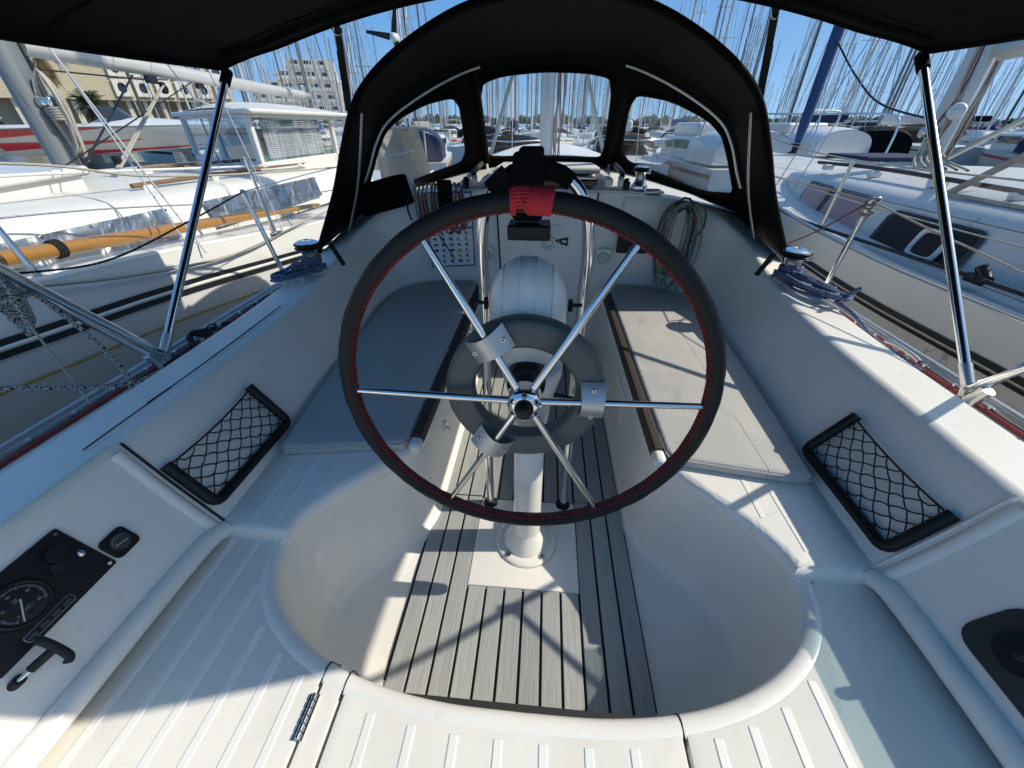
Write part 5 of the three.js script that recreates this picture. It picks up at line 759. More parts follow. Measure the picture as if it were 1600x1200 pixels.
  part(t, 'navy_hatch_cover', [boxUV(new RoundedBoxGeometry(0.85, 0.05, 0.75, 3, 0.02).translate(3.95, 1.085, -5.6))], NB.navy); part(t, 'navy_hatch_cover', [boxUV(new RoundedBoxGeometry(0.7, 0.06, 0.55, 3, 0.02).translate(4.35, 1.10, -3.6))], NB.navy);
  const mast = part(t, 'mast', new THREE.CylinderGeometry(0.085, 0.085, 12, 20).scale(1, 1, 1.45).translate(3.72, 7.05, -4.68), NB.spar);
  part(mast, 'mast_drum', [lathe([[0, 0.07], [0.02, 0.07], [0.022, 0.05], [0.055, 0.05], [0.066, 0.04], [0.04, 0.032], [0.04, 0.02], [0.066, 0.012], [0.05, 0], [0, 0]], 28).rotateX(Math.PI / 2).rotateY(-0.75).translate(3.655, 1.50, -4.55)], NB.white);
  part(mast, 'winch', [lathe([[0, 0.1], [0.03, 0.1], [0.045, 0.085], [0.035, 0.07], [0.05, 0.0], [0, 0]], 20).rotateZ(Math.PI / 2).translate(3.62, 1.34, -4.66)], M.steelDull);
  for (let k = 0; k < 14; k++) { const s = k % 2 ? 1 : -1, x = 3.72 + (s > 0 ? 0.10 : -0.10) + rr(-0.02, 0.02); part(mast, 'halyard', tube([[x, 1.1, -4.62 + rr(-0.05, 0.05)], [x + rr(-0.05, 0.05), 1.4, -4.58], [x + rr(-0.03, 0.06), 1.75, -4.6], [x, 2.6, -4.65]], 0.0085, { rad: 5, seg: 24 }), k % 3 ? M.whiteRope : M.redRope); }
  part(mast, 'mast_foot_ropes', [0, 1, 2, 3, 4, 5].map((k) => tube([[3.6 + 0.05 * k, 1.35, -4.6], [3.5 + 0.05 * k, 1.15, -4.55], [3.35 + 0.04 * k, 1.08, -4.3 + 0.06 * k]], 0.01, { rad: 5 })), M.whiteRope);
  part(t, 'boom', rod([3.74, 1.92, -4.5], [3.74, 1.98, -0.6], 0.075, 14), NB.spar);
  part(t, 'rod_kicker', rod([3.76, 1.12, -4.55], [3.80, 1.90, -3.3], 0.022, 10), M.alu);
  // its sprayhood
  const h = part(t, 'sprayhood_window', grid((u, v) => V(lerp(2.82, 4.9, u), lerp(0.98, 1.62, v) + 0.12 * Math.sin(u * 3.14) * v, lerp(-3.25, -2.35, v)), 20, 8), M.vinyl); part(h, 'window_frame', [rod([2.82, 0.985, -3.25], [2.82, 1.63, -2.35], 0.022, 8), rod([2.82, 1.0, -3.26], [4.9, 1.0, -3.26], 0.016, 8), rod([2.81, 1.0, -3.2], [2.78, 0.98, -1.0], 0.014, 8)], NB.beige); part(h, 'side_window', grid((u, v) => V(2.81, lerp(0.99, lerp(1.0, 1.62, u), v), lerp(-3.2, -1.4, u * 0.5 + 0.5 * u * v)), 12, 6), M.vinyl);
  // pulpit, stanchions, furled headsail
  const pu = part(t, 'pulpit', [tube([[2.95, 0.92, -7.0], [2.98, 1.5, -7.1], [3.4, 1.55, -8.2], [3.95, 1.57, -8.9], [4.5, 1.55, -8.2], [4.95, 1.5, -7.1], [4.95, 0.92, -7.0]], 0.014, { rad: 8, tension: 0.3 }), rod([3.4, 0.97, -8.1], [3.4, 1.55, -8.2], 0.013), rod([4.5, 0.97, -8.1], [4.5, 1.55, -8.2], 0.013), tube([[2.96, 1.22, -7.05], [3.4, 1.26, -8.15], [3.95, 1.28, -8.8]], 0.010)], M.steel);
  const fs = thing('furled_headsail', 'blue furled headsail rising from the bow of the starboard sloop', 'furled sail', [4.18, 1.0, -8.0]); part(fs, 'sail', lathe([[0.05, 0.15], [0.075, 0.4], [0.085, 2], [0.07, 5], [0.04, 9], [0.02, 10]], 16).rotateX(0.03), std({ color: lin(0.03, 0.075, 0.20), map: T.canvas, roughness: 0.8 })); part(fs, 'furling_drum', lathe([[0, 0], [0.09, 0], [0.09, 0.02], [0.05, 0.03], [0.05, 0.11], [0.09, 0.12], [0.09, 0.14], [0, 0.14]], 20), M.blackPlastic);
  solo('halyard_line', 'dark slack line hanging from the blue furled headsail', 'rope', tube([[4.16, 2.45, -7.9], [4.25, 1.95, -7.2], [4.35, 1.62, -6.6], [4.6, 1.42, -5.8]], 0.012, { rad: 6 }), NB.navy);
  const sts = [[2.29, 0.665, -3.57, 0.03, 0.52], [2.36, 0.75, -5.1, 0.03, 0.55], [2.22, .64, -1.2, 0.03, 0.55]];
  sts.forEach(([x, y, z, lx, hh], i) => { const s = thing('stanchion', ['pale stanchion of the sloop before its pinkish windows', 'pale stanchion of the sloop near its bow', 'pale stanchion of the sloop nearest the camera'][i], 'stanchion', [x, y, z], 'sloop stanchions'); part(s, 'post', rod([0, 0, 0], [lx, hh, 0], 0.0135, 12), std({ color: lin(0.6, 0.57, 0.48), metalness: 0.7, roughness: 0.35 })); part(s, 'base', box(0.06, 0.012, 0.08, 0, 0.006, 0, 0.004), M.steelDull); });
  const ln = (label, pts, r, m) => solo('guard_line', label, 'rope', tube(pts, r, { rad: 6 }), m, 'ropes of the starboard sloop');
  ln('pale upper guard line of the starboard sloop', [[2.25, 1.19, -0.6], [2.25, 1.19, -1.2], [2.32, 1.18, -3.57], [2.39, 1.29, -5.1], [2.97, 1.45, -7.05]], 0.005, M.whiteRope); ln('pale lower guard line of the starboard sloop', [[2.24, 0.92, -0.6], [2.24, 0.92, -1.2], [2.3, 0.93, -3.57], [2.37, 1.0, -5.1], [2.96, 1.2, -7.05]], 0.004, M.whiteRope);
  ln('dark mooring line drooping along the sloop side deck', [[2.62, 1.25, -6.6], [2.42, 0.95, -5.5], [2.33, 0.74, -4.6], [2.27, 0.70, -3.8], [2.36, 0.70, -2.6], [2.42, 0.70, -1.6]], 0.012, M.blackRope);
  solo('rigging_wire', 'thin shroud of the starboard sloop beside its stanchion', 'rigging', rod([3.5, 4.0, -4.7], [2.32, 0.66, -4.35], 0.005, 6), M.steelDull, 'rigging of the sloop'); solo('rigging_wire', 'second thin shroud of the starboard sloop', 'rigging', rod([3.5, 4.0, -4.9], [2.33, 0.68, -4.7], 0.005, 6), M.steelDull, 'rigging of the sloop');
}
// ---------------------------------------------------------------- marina beyond
function farSail(v) { // v: {L, beam, mast, hull, cover, hood, stripe}
  const g = new THREE.Group(), L = v.L, b = v.beam / 2, fb = v.fb || 1.0;
  const prof = (k) => { const z = lerp(-L / 2, L / 2, k), w = b * Math.pow(Math.sin(Math.PI * (0.10 + 0.90 * Math.min(1, 1.06 * (1 - k)))) , 0.62) * (k > 0.97 ? 0.72 : 1); return [Math.max(0.03, w * (k < 0.02 ? 0.1 : 1)), z, fb + 0.28 * (1 - k) ** 2]; };
  const hs = (s) => grid((u, q) => { const [w, z, y] = prof(u); return V(s * w * lerp(1, 0.78, q ** 2), lerp(y, -0.1, q), z); }, 20, 5, { flip: s > 0 });
  const hull = part(g, 'hull', [hs(1), hs(-1), grid((u, q) => { const [w, z, y] = prof(u); return V(w * (2 * q - 1), y - 0.02 + 0.04 * Math.sin(q * Math.PI), z); }, 20, 4), box(v.beam * 0.62, fb * 0.95, 0.05, 0, fb / 2, L / 2 - 0.03)], v.hull);
  part(hull, 'stripe', [1, -1].map((s) => grid((u, q) => { const [w, z, y] = prof(0.05 + u * 0.93); return V(s * (w + 0.008), y - 0.16 - 0.06 * q, z); }, 16, 1, { flip: s > 0 })), v.stripe);
  const cab = part(g, 'cabin', grid((u, q) => { const a = lerp(0.3, 0.66, u), w = b * lerp(0.35, 0.66, Math.sqrt(u)), e = Math.min(1, u * 4) * (u > 0.98 ? 0.9 : 1), t = q * 2 - 1, ed = Math.abs(t) > 0.82 ? 1 : 0; return V(Math.sign(t) * Math.min(1, Math.abs(t) / 0.82) * w * (ed ? 1.06 : 1), fb + (ed ? 0.02 : 0.42 * e + 0.05 * (1 - t * t)), lerp(-L / 2, L / 2, a)); }, 14, 12), NB.white);
  for (const s of [1, -1]) part(cab, 'window', box(0.02, 0.13, L * 0.17, s * b * 0.64, fb + 0.24, L * 0.01, 0.005), NB.glass);
  if (v.hood) part(g, 'sprayhood', grid((u, q) => { const a = Math.PI * q, w = b * 0.72; return V(-Math.cos(a) * w, fb + 0.30 + 0.55 * Math.sin(a) ** 0.6 * Math.min(1, 0.25 + u * 1.2), L * lerp(0.09, 0.20, u)); }, 6, 14), v.hood);
  const mz = -L * 0.08; const mast = part(g, 'mast', rod([0, fb + 0.3, mz], [0, v.mast, mz + 0.1], 0.085, 8, 0.06), v.spar || NB.spar);
  for (const f of [0.45, 0.72]) part(mast, 'spreader', rod([-0.75 * (1.25 - f * 0.5), v.mast * f, mz + 0.1], [0.75 * (1.25 - f * 0.5), v.mast * f, mz + 0.1], 0.022, 5), v.spar || NB.spar);
  part(mast, 'masthead_gear', [rod([0, v.mast, mz + 0.1], [0, v.mast + 0.8, mz + 0.1], 0.012, 4), rod([-0.3, v.mast + 0.12, mz + 0.1], [0.3, v.mast + 0.12, mz + 0.3], 0.012, 4)], NB.sparDull);
  part(g, 'boom', rod([0, fb + 0.95, mz + 0.1], [0, fb + 1.02, L * 0.33], 0.065, 8), NB.spar); part(g, 'sail_cover', [boxUV(new RoundedBoxGeometry(0.24, 0.38, L * 0.36, 2, 0.1).translate(0, fb + 1.15, mz + L * 0.2))], v.cover);
  const r = 0.012, w = (a, c, q = r) => rod(a, c, q, 4); part(g, 'rigging', [w([0, v.mast, mz + 0.1], [0, fb + 0.3, -L / 2 + 0.2], v.furl ? 0.05 : r), w([0, v.mast, mz + 0.1], [0, fb, L / 2 - 0.1]), w([0.55, v.mast * 0.72, mz + 0.1], [b * 0.9, fb + 0.1, mz + 0.2]), w([-0.55, v.mast * 0.72, mz + 0.1], [-b * 0.9, fb + 0.1, mz + 0.2]), w([0, v.mast * 0.98, mz + 0.1], [0.55, v.mast * 0.72, mz + 0.1]), w([0, v.mast * 0.98, mz + 0.1], [-0.55, v.mast * 0.72, mz + 0.1])], M.steelDull);
  if (v.detail) {
    part(g, 'pulpit', [tube([[-b * 0.6, fb + 0.2, -L * 0.40], [-b * 0.55, fb + 0.85, -L * 0.41], [0, fb + 0.95, -L / 2 - 0.1], [b * 0.55, fb + 0.85, -L * 0.41], [b * 0.6, fb + 0.2, -L * 0.40]], 0.022, { rad: 6, tension: 0.3 })], M.steel);
    part(g, 'pushpit', [tube([[-b * 0.7, fb, L * 0.42], [-b * 0.72, fb + 0.7, L * 0.43], [0, fb + 0.72, L * 0.5], [b * 0.72, fb + 0.7, L * 0.43], [b * 0.7, fb, L * 0.42]], 0.022, { rad: 6, tension: 0.3 })], M.steel);
    for (const s of [1, -1]) part(g, 'guard_wire', [w([s * b * 0.55, fb + 0.85, -L * 0.41], [s * b * 0.98, fb + 0.7, 0]), w([s * b * 0.98, fb + 0.7, 0], [s * b * 0.72, fb + 0.7, L * 0.43]), ...[-0.2, 0, 0.2].map((k) => rod([s * b * (0.98 - Math.abs(k) * 0.5), fb, L * k], [s * b * (0.98 - Math.abs(k) * 0.5), fb + 0.72, L * k], 0.014, 5))], M.steel);
  }
  return g;
}
function farMotor(v) {
  const g = new THREE.Group(), L = v.L, b = v.beam / 2, fb = 1.15;
  const w = (k) => b * (k < 0.35 ? Math.pow(k / 0.35, 0.55) : 1), z = (k) => lerp(-L / 2, L / 2, k);
  const hull = part(g, 'hull', [1, -1].map((s) => grid((u, q) => V(s * Math.max(0.02, w(u)) * lerp(1, 0.7, q ** 1.5), lerp(fb + 0.35 * (1 - u) ** 2, -0.1, q), z(u)), 18, 5, { flip: s > 0 })).concat([grid((u, q) => V(w(u) * (2 * q - 1), fb + 0.33 * (1 - u) ** 2, z(u)), 18, 4), box(v.beam, fb, 0.06, 0, fb / 2, L / 2 - 0.03)]), NB.white);
  part(hull, 'stripe', [1, -1].map((s) => grid((u, q) => V(s * (w(0.04 + u * 0.95) * 0.985 + 0.012), fb - 0.18 - 0.14 * q + 0.3 * (1 - u) ** 2, z(0.04 + u * 0.95)), 16, 1, { flip: s > 0 })), v.stripe);
  const c = part(g, 'cabin', [boxUV(new RoundedBoxGeometry(v.beam * 0.78, 0.95, L * 0.42, 4, 0.22).translate(0, fb + 0.5, -L * 0.02))], NB.white);
  for (const s of [1, -1]) part(c, 'side_window', box(0.03, 0.34, L * 0.30, s * v.beam * 0.39, fb + 0.66, -L * 0.02, 0.01), v.glass || NB.glass);
  part(c, 'windscreen', boxUV(new RoundedBoxGeometry(v.beam * 0.66, 0.45, 0.06, 2, 0.02).rotateX(-0.5).translate(0, fb + 0.72, -L * 0.225)), v.glass || NB.glass); part(c, 'rear_window', box(v.beam * 0.6, 0.42, 0.04, 0, fb + 0.66, L * 0.193, 0.01), v.glass || NB.glass);
  part(g, 'canopy', grid((u, q) => { const a = Math.PI * q; return V(-Math.cos(a) * b * 0.88, fb + 0.1 + (1.05 + 0.15 * Math.sin(u * 3)) * Math.sin(a) ** 0.5, lerp(L * 0.16, L * 0.44, u)); }, 8, 16), v.cover); part(g, 'canopy_back', grid((u, q) => { const a = Math.PI * q; return V(-Math.cos(a) * b * 0.88 * u, fb + 0.1 + 1.05 * Math.sin(a) ** 0.5 * u, L * 0.44); }, 4, 16), v.cover);
  if (v.fly) { part(g, 'flybridge', [boxUV(new RoundedBoxGeometry(v.beam * 0.7, 0.5, L * 0.28, 3, 0.15).translate(0, fb + 1.2, L * 0.02))], NB.white); part(g, 'radar_arch', tube([[-b * 0.7, fb + 0.9, L * 0.2], [-b * 0.6, fb + 1.9, L * 0.22], [b * 0.6, fb + 1.9, L * 0.22], [b * 0.7, fb + 0.9, L * 0.2]], 0.05, { rad: 6, tension: 0.2 }), NB.white); }
  part(g, 'bow_rail', [tube([[-b * 0.95, fb + 0.5, -L * 0.05], [-b * 0.8, fb + 0.85, -L * 0.25], [0, fb + 1.0, -L / 2], [b * 0.8, fb + 0.85, -L * 0.25], [b * 0.95, fb + 0.5, -L * 0.05]], 0.018, { rad: 5 })], M.steel);
  part(g, 'aerial', rod([0.3, fb + 1, 0], [0.4, fb + 3.2, 0.3], 0.012, 4), NB.white); return g;
}
const S = [
  { L: 10.5, beam: 3.4, mast: 14.5, hull: NB.white, stripe: NB.navy, cover: NB.navy, hood: NB.navy, furl: 1, d: 'white sloop with navy sail cover' },
  { L: 9.5, beam: 3.1, mast: 13, hull: NB.white, stripe: NB.red, cover: NB.beige, hood: null, furl: 1, d: 'white sloop with beige sail cover', spar: NB.sparDull },
  { L: 11.5, beam: 3.7, mast: 16, hull: NB.white, stripe: NB.stripe, cover: M.canvas, hood: M.canvas, d: 'white sloop with black sail cover' },
  { L: 12.5, beam: 3.9, mast: 17.5, hull: NB.grey, stripe: NB.navy, cover: NB.white, hood: NB.beige, furl: 1, d: 'grey sloop with white sail cover', spar: NB.sparDull },
  { L: 8.5, beam: 2.8, mast: 11.5, hull: NB.cream, stripe: NB.sky, cover: NB.sky, hood: NB.sky, d: 'cream sloop with blue sail cover' },
  { L: 10, beam: 3.3, mast: 14, hull: NB.navy, stripe: NB.white, cover: NB.beige, hood: NB.navy, d: 'navy hulled sloop' , spar: NB.sparDull },
];
const near3 = S.map((v) => farSail({ ...v, detail: 1 })), farS = S.map((v) => farSail(v));
const mot = [{ L: 8, beam: 2.9, stripe: NB.navy, cover: M.canvas }, { L: 9.5, beam: 3.3, stripe: NB.stripe, cover: NB.white, fly: 1, glass: NB.green }, { L: 7, beam: 2.6, stripe: NB.red, cover: NB.navy }].map(farMotor);
const motD = ['white motor boat with black canopy', 'white flybridge motor cruiser with green glass', 'white motor boat with navy canopy'];
const place = (src, name, label, cat, x, z, turn, group, sc = 1) => { const o = src.clone(); o.name = numbered(name); o.position.set(x, WL, z); o.rotation.y = turn; o.scale.setScalar(sc); o.userData = { label, category: cat, group }; scene.add(o); return o; };
// boats one can pick out
const solos = [
  [near3[0], 'moored_sloop', 'navy hooded sloop straight ahead in the middle sprayhood window', 'sailing yacht', -1.35, -18.5, 0.05],
  [near3[3], 'moored_sloop', 'grey sloop just right of the own mast in the middle window', 'sailing yacht', 3.0, -21, 0.0],
  [mot[2], 'motor_boat', 'white motor boat with a navy canopy in the port sprayhood window', 'motor boat', -4.9, -17.5, 0.15],
  [mot[1], 'motor_boat', 'white flybridge cruiser with green glass in the starboard sprayhood window', 'motor boat', 5.7, -17.0, 0.1],
  [mot[0], 'motor_boat', 'white motor boat with a black canopy beyond the starboard sloop mast', 'motor boat', 14.2, -21.0, -0.55],
  [mot[1], 'motor_boat', 'white flybridge cruiser beyond the bow of the starboard sloop', 'motor boat', 10.6, -21.5, 0.2],
  [mot[2], 'motor_boat', 'white motor boat with a navy canopy at the right edge', 'motor boat', 21.5, -22.0, -0.3],
  [near3[2], 'moored_sloop', 'black covered sloop between the flybridge cruiser and the blue headsail', 'sailing yacht', 11.0, -33, 0],
  [near3[4], 'moored_sloop', 'cream sloop with blue covers behind the wheelhouse', 'sailing yacht', -12.5, -30, 0.1],
  [near3[1], 'moored_sloop', 'white sloop with beige cover left of the port sprayhood strap', 'sailing yacht', -19.0, -36, 0.05],
  [mot[0], 'motor_boat', 'white motor boat with black canopy beyond the motor sailer boom', 'motor boat', -20.5, -23.5, 1.3],
  [near3[5], 'moored_sloop', 'navy hulled sloop behind the motor boat at the right edge', 'sailing yacht', 24.5, -22, -0.1],
];
for (const s of solos) place(...s, 'boats across the fairway', s[0] === mot[0] || s[0] === mot[1] || s[0] === mot[2] ? 0.8 : 0.92);
{ // red and white speedboat ashore beyond the motor sailer
  const t = thing('speed_boat', 'white speedboat with red flashes beyond the motor sailer mast', 'speedboat', [-12.6, 0.62, -12.9]); t.rotation.y = -1.15; t.scale.setScalar(0.92); const L = 6.4, b = 1.15;
  const w = (k) => b * (k < 0.5 ? Math.pow(k / 0.5, 0.6) : 1), z = (k) => lerp(-L / 2, L / 2, k);
  const hp = (s) => (u, q) => V(s * Math.max(0.01, w(u)) * lerp(1, 0.35, q ** 1.3), lerp(0.75 + 0.12 * (1 - u), 0.05 + 0.25 * (1 - u) ** 2, q), z(u));
  const hull = part(t, 'hull', [grid(hp(1), 24, 6, { flip: true }), grid(hp(-1), 24, 6), box(2.2, 0.6, 0.05, 0, 0.4, L / 2 - 0.05)], NB.white);
  part(t, 'deck', grid((u, q) => V(w(u) * (2 * q - 1), 0.76 + 0.12 * (1 - u) + 0.22 * Math.sin(q * Math.PI) * Math.min(1, u * 2.5) * (u < 0.6 ? 1 : 0.4), z(u)), 24, 10), NB.white);
  const fl = (s, u0, u1, q0, q1, o) => grid((u, q) => { const p = hp(s)(lerp(u0, u1, u), lerp(q0, lerp(q1, q0 + 0.02, u), q)); p.x += s * o; return p; }, 12, 3, { flip: s > 0 });
  for (const s of [1, -1]) { part(hull, 'red_flash', fl(s, 0.98, 0.55, 0.05, 0.35, 0.012), NB.red); part(hull, 'red_flash', fl(s, 0.98, 0.42, 0.5, 0.8, 0.012), NB.red); part(hull, 'red_flash', fl(s, 0.7, 0.1, 0.86, 1.0, 0.012), NB.red); part(hull, 'rub_line', fl(s, 0.99, 0.02, 0.02, 0.05, 0.016), NB.sparDull); }
  part(t, 'windscreen', grid((u, q) => V(lerp(-0.85, 0.85, u), 0.98 + 0.35 * q, -0.3 + 0.4 * (2 * u - 1) ** 2 + 0.4 * q), 10, 3), NB.glass);
  part(t, 'cradle', [box(1.6, 0.5, 0.2, 0, -0.2, 1.5), box(1.2, 0.5, 0.2, 0, -0.15, -1.2), box(0.3, 0.7, 3.2, 0, -0.55, 0.2)], NB.sparDull);
  const pon = structure('quay', box(40, 1.0, 6, -30, WL + 0.35, -11.5), std({ color: lin(0.4, 0.38, 0.34), roughness: 0.9 }));
}
// rows of moored yachts: masts to the horizon
{
  const rows = [-30, -41, -55, -69, -85, -102, -122, -145, -172, -205];
  rows.forEach((z, r) => {
    const half = 1.25 * -z + 6, n = [13, 18, 22, 26, 28, 30, 32, 34, 34, 34][r];
    for (let i = 0; i < n; i++) {
      const x = lerp(-half * 0.86, half, (i + 0.5 + rr(-0.32, 0.32)) / n); if (x < -0.80 * -z) continue;
      const k = Math.floor(rnd() * S.length), m = rnd() < (r < 3 ? 0.18 : 0.06); if (Math.abs(x - 0.6) < 2.2 && r < 1) continue;
      const band = r < 2 ? 'in the nearer rows' : r < 5 ? 'in the middle rows' : 'in the far rows of masts';
      if (m) { const q = Math.floor(rnd() * 3); place(mot[q], 'motor_boat', motD[q] + ' moored ' + band, 'motor boat', x, z + rr(-1.5, 1.5), rr(-0.08, 0.08) + (r % 2 ? Math.PI : 0), 'motor boats moored in rows', 0.8); }
      else place(farS[k], 'moored_sloop', S[k].d + ' moored ' + band, 'sailing yacht', x, z + rr(-1.5, 1.5), rr(-0.06, 0.06) + (r % 2 ? Math.PI : 0), 'sloops moored in rows', rr(0.86, 1.14));
    }
  });
}
{ // the rest of the masts, too far to count
  const one = merge([rod([0, 0, 0], [0, 1, 0], 0.006, 5, 0.004), rod([-0.045, 0.55, 0], [0.045, 0.55, 0], 0.0016, 4), rod([-0.035, 0.78, 0], [0.035, 0.78, 0], 0.0016, 4), rod([0, 1, 0], [0.07, 0.1, 0.1], 0.0008, 3), rod([0, 1, 0], [-0.06, 0.1, 0], 0.0008, 3)]), low = merge([box(3.2, 1.0, 9, 0, 0.5, 0, 0.4), box(1.9, 0.45, 4, 0, 1.2, -0.5, 0.15)]);
  const N = 420, im = new THREE.InstancedMesh(one, NB.sparDull, N), ih = new THREE.InstancedMesh(low, NB.white, N), m = new THREE.Matrix4(), q = new THREE.Quaternion(), c = new THREE.Color();
  for (let i = 0; i < N; i++) { const z = -rr(38, 235), half = 1.3 * -z, x = rr(-half * 0.72, half), h = rr(11, 19); q.setFromEuler(new THREE.Euler(rr(-0.015, 0.015), rr(0, 3), rr(-0.015, 0.015))); m.compose(V(x, WL + 1, z), q, V(h, h, h)); im.setMatrixAt(i, m); im.setColorAt(i, c.setScalar(rr(0.35, 3.2))); m.compose(V(x, WL, z), new THREE.Quaternion(), V(1, rr(0.9, 1.1), rr(0.85, 1.2))); ih.setMatrixAt(i, m); }
  im.name = 'distant_masts'; im.userData = { label: 'forest of thin masts filling the far marina', category: 'masts', kind: 'stuff' }; ih.name = 'distant_hulls'; ih.userData = { label: 'mass of white hulls packed in the far marina', category: 'boats', kind: 'stuff' };
  for (const o of [im, ih]) { o.castShadow = o.receiveShadow = true; scene.add(o); }
}
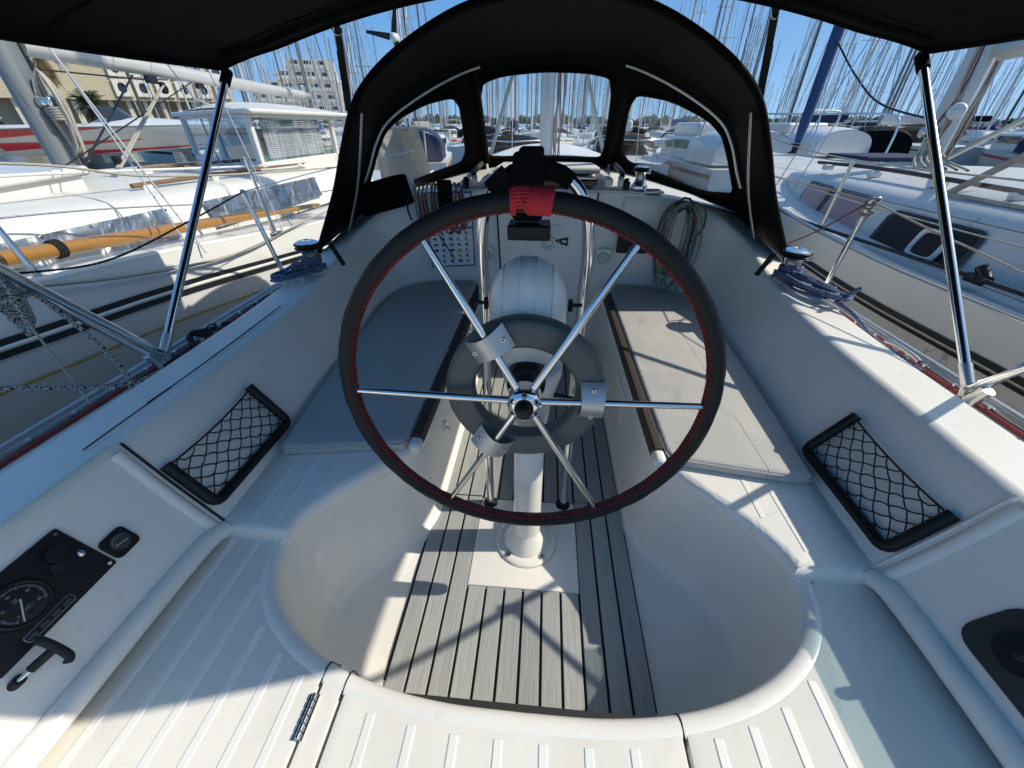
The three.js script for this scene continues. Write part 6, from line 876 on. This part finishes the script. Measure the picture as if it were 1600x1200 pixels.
// ---------------------------------------------------------------- shore: ziggurat hotel, palms, tree line
{
  structure('shore', boxUV((() => { const g = new THREE.CylinderGeometry(1, 1, 1.2, 60, 1, true); const p = []; const q = new THREE.BoxGeometry(700, 1.2, 40); q.translate(0, 0.2, -265); return q; })()), std({ color: lin(0.28, 0.26, 0.22), roughness: 1 }));
  structure('shore', (() => { const q = new THREE.BoxGeometry(120, 1.3, 200); q.rotateY(0.55); q.translate(-165, 0.2, -150); return boxUV(q); })(), std({ color: lin(0.28, 0.26, 0.22), roughness: 1 }));
  const wallM = std({ color: lin(0.50, 0.43, 0.29), map: T.grime, roughness: 0.85 }), pan = std({ color: lin(0.70, 0.66, 0.56), map: T.grime, roughness: 0.8 });
  const t = thing('hotel_building', 'beige ziggurat hotel with rows of rounded white windows behind the palms', 'building', [-103, 0.8, -118]); t.rotation.y = 0.62; 
  const body = (w, h, d, sl) => { const s = new THREE.Shape([new THREE.Vector2(0, 0), new THREE.Vector2(d, 0), new THREE.Vector2(d - sl, h), new THREE.Vector2(0, h)]); const g = new THREE.ExtrudeGeometry(s, { depth: w, bevelEnabled: false }); g.rotateY(-Math.PI / 2); return boxUV(g); };
  part(t, 'wall', body(46, 30, 26, 9).translate(17, 5.4, -12), wallM); part(t, 'podium', box(50, 5.4, 24, -3, 2.7, -1), std({ color: lin(0.30, 0.27, 0.20), roughness: 0.9 }));
  for (let i = 0; i < 15; i++) part(t, 'pillar', box(0.8, 5.4, 1.0, -24 + i * 3.2, 2.7, 12.5), pan);
  const hole = new THREE.Shape(); hole.moveTo(-1.5, -1.7); hole.lineTo(1.5, -1.7); hole.lineTo(1.5, 1.7); hole.lineTo(-1.5, 1.7); const hp = new THREE.Path(); hp.absellipse(0, 0, 0.85, 1.05, 0, Math.PI * 2); hole.holes.push(hp); const fg = boxUV(new THREE.ExtrudeGeometry(hole, { depth: 0.5, bevelEnabled: false, curveSegments: 16 })), gg = new THREE.CircleGeometry(1.1, 20);
  for (let r = 0; r < 7; r++) for (let c = 0; c < 6; c++) { const y = 7.6 + r * 3.7, z = 14.05 - (y - 5.4) * 9 / 30, x = 15.0 - c * 3.9; const w = part(t, 'window', fg, pan); w.position.set(x, y, z); w.rotation.x = -0.3; const q = part(w, 'pane', gg, NB.glass); q.position.z = 0.14; }
  const t2 = thing('terraced_building', 'white terraced building right of the ziggurat hotel', 'building', [-84, 0.8, -150]); t2.rotation.y = 0.4;
  for (let k = 0; k < 6; k++) { const f = part(t2, 'storey', box(34 - k * 4, 3.0, 14, k * 1.5, 1.5 + k * 3, -k * 1.6), pan); part(f, 'balcony', box(34 - k * 4, 0.9, 0.25, k * 1.5, 1.2 + k * 3, 7.6 - k * 1.6), NB.white); for (let c = 0; c < 8 - k; c++) part(f, 'window', box(2.0, 1.7, 0.2, -14 + k * 3.4 + c * 3.9, 1.8 + k * 3, 7.05 - k * 1.6), NB.glass); }
  // palms
  const leafM = std({ color: lin(0.055, 0.085, 0.025), roughness: 0.7, transmission: 0.25, thickness: 0 }), dryM = std({ color: lin(0.17, 0.12, 0.06), roughness: 0.9 }), trunkM = std({ color: lin(0.14, 0.11, 0.08), map: T.teak, roughness: 0.95 });
  const frond = (L, droop, m, n) => { const P = [], spine = (f) => V(L * f * Math.cos(droop * f), L * (0.9 * f * 0.6 - 0.75 * f * f * (0.5 + droop)), 0); for (let k = 1; k < n; k++) { const f = k / n, a = spine(f), len = L * 0.24 * Math.sin(Math.PI * (0.15 + f * 0.8)); for (const s of [1, -1]) P.push(a.x, a.y, 0, a.x + L * 0.035, a.y, 0, a.x + len * 0.7, a.y - len * 0.35, s * len); } const g = new THREE.BufferGeometry(); g.setAttribute('position', new THREE.Float32BufferAttribute(P, 3)); g.computeVertexNormals(); g.setAttribute('uv', new THREE.Float32BufferAttribute(new Float32Array(P.length / 3 * 2), 2)); return g; };
  const palm = (label, x, z, h, R) => {
    const p = thing('palm_tree', label, 'palm tree', [x, 0.8, z], 'palms before the hotel'); part(p, 'trunk', lathe([[0.42, 0], [0.34, 0.5], [0.28, h * 0.5], [0.30, h * 0.9], [0.45, h], [0, h]], 12), trunkM);
    const cr = [], dr = []; for (let k = 0; k < 70; k++) { const g = frond(R * rr(0.8, 1.1), rr(0.1, 0.9), leafM, 22); g.rotateZ(rr(-0.35, 1.05)); g.rotateY(rr(0, 6.283)); g.translate(0, h, 0); cr.push(g); } for (let k = 0; k < 46; k++) { const g = frond(R * rr(0.6, 0.85), 0.5, dryM, 16); g.rotateZ(rr(-1.45, -0.7)); g.rotateY(rr(0, 6.283)); g.translate(0, h - rr(0, R * 0.5), 0); dr.push(g); }
    part(p, 'crown', cr, leafM); part(p, 'dry_skirt', dr, dryM);
  };
  palm('tall shaggy palm in front of the hotel wall', -64.5, -58, 8.0, 3.4); palm('low palm beside the tall one', -56, -53.5, 2.4, 2.2); palm('bushy palm at the left edge behind the mast', -77, -57, 4.5, 3.2); palm('second bushy palm at the left edge', -74, -50, 3.2, 2.8);
  // tree line
  const clump = new THREE.IcosahedronGeometry(1, 1), cp = clump.attributes.position; for (let i = 0; i < cp.count; i++) { const a = V().fromBufferAttribute(cp, i), k = 0.8 + 0.4 * hash2(Math.round(a.x * 50), Math.round(a.y * 50 + a.z * 31), 3); cp.setXYZ(i, a.x * k, a.y * k, a.z * k); } clump.computeVertexNormals();
  const im = new THREE.InstancedMesh(clump, std({ color: lin(0.05, 0.065, 0.035), roughness: 1 }), 900), mm = new THREE.Matrix4(), col = new THREE.Color();
  for (let i = 0; i < 900; i++) { const x = rr(-330, 330), s = rr(0.8, 2.1); mm.makeScale(s * 1.3, s, s); mm.setPosition(x, 0.8 + s * rr(0.3, 1.0) + (vnoise(x * 0.03 + 50, 1, 999, 7) * 2.2), rr(-280, -248)); im.setMatrixAt(i, mm); im.setColorAt(i, col.setRGB(rr(0.7, 1.2), rr(0.8, 1.2), rr(0.7, 1.1))); }
  im.name = 'far_trees'; im.userData = { label: 'low dark line of trees along the far shore', category: 'trees', kind: 'stuff' }; im.castShadow = im.receiveShadow = true; scene.add(im);
}
renderer.render(scene, camera);
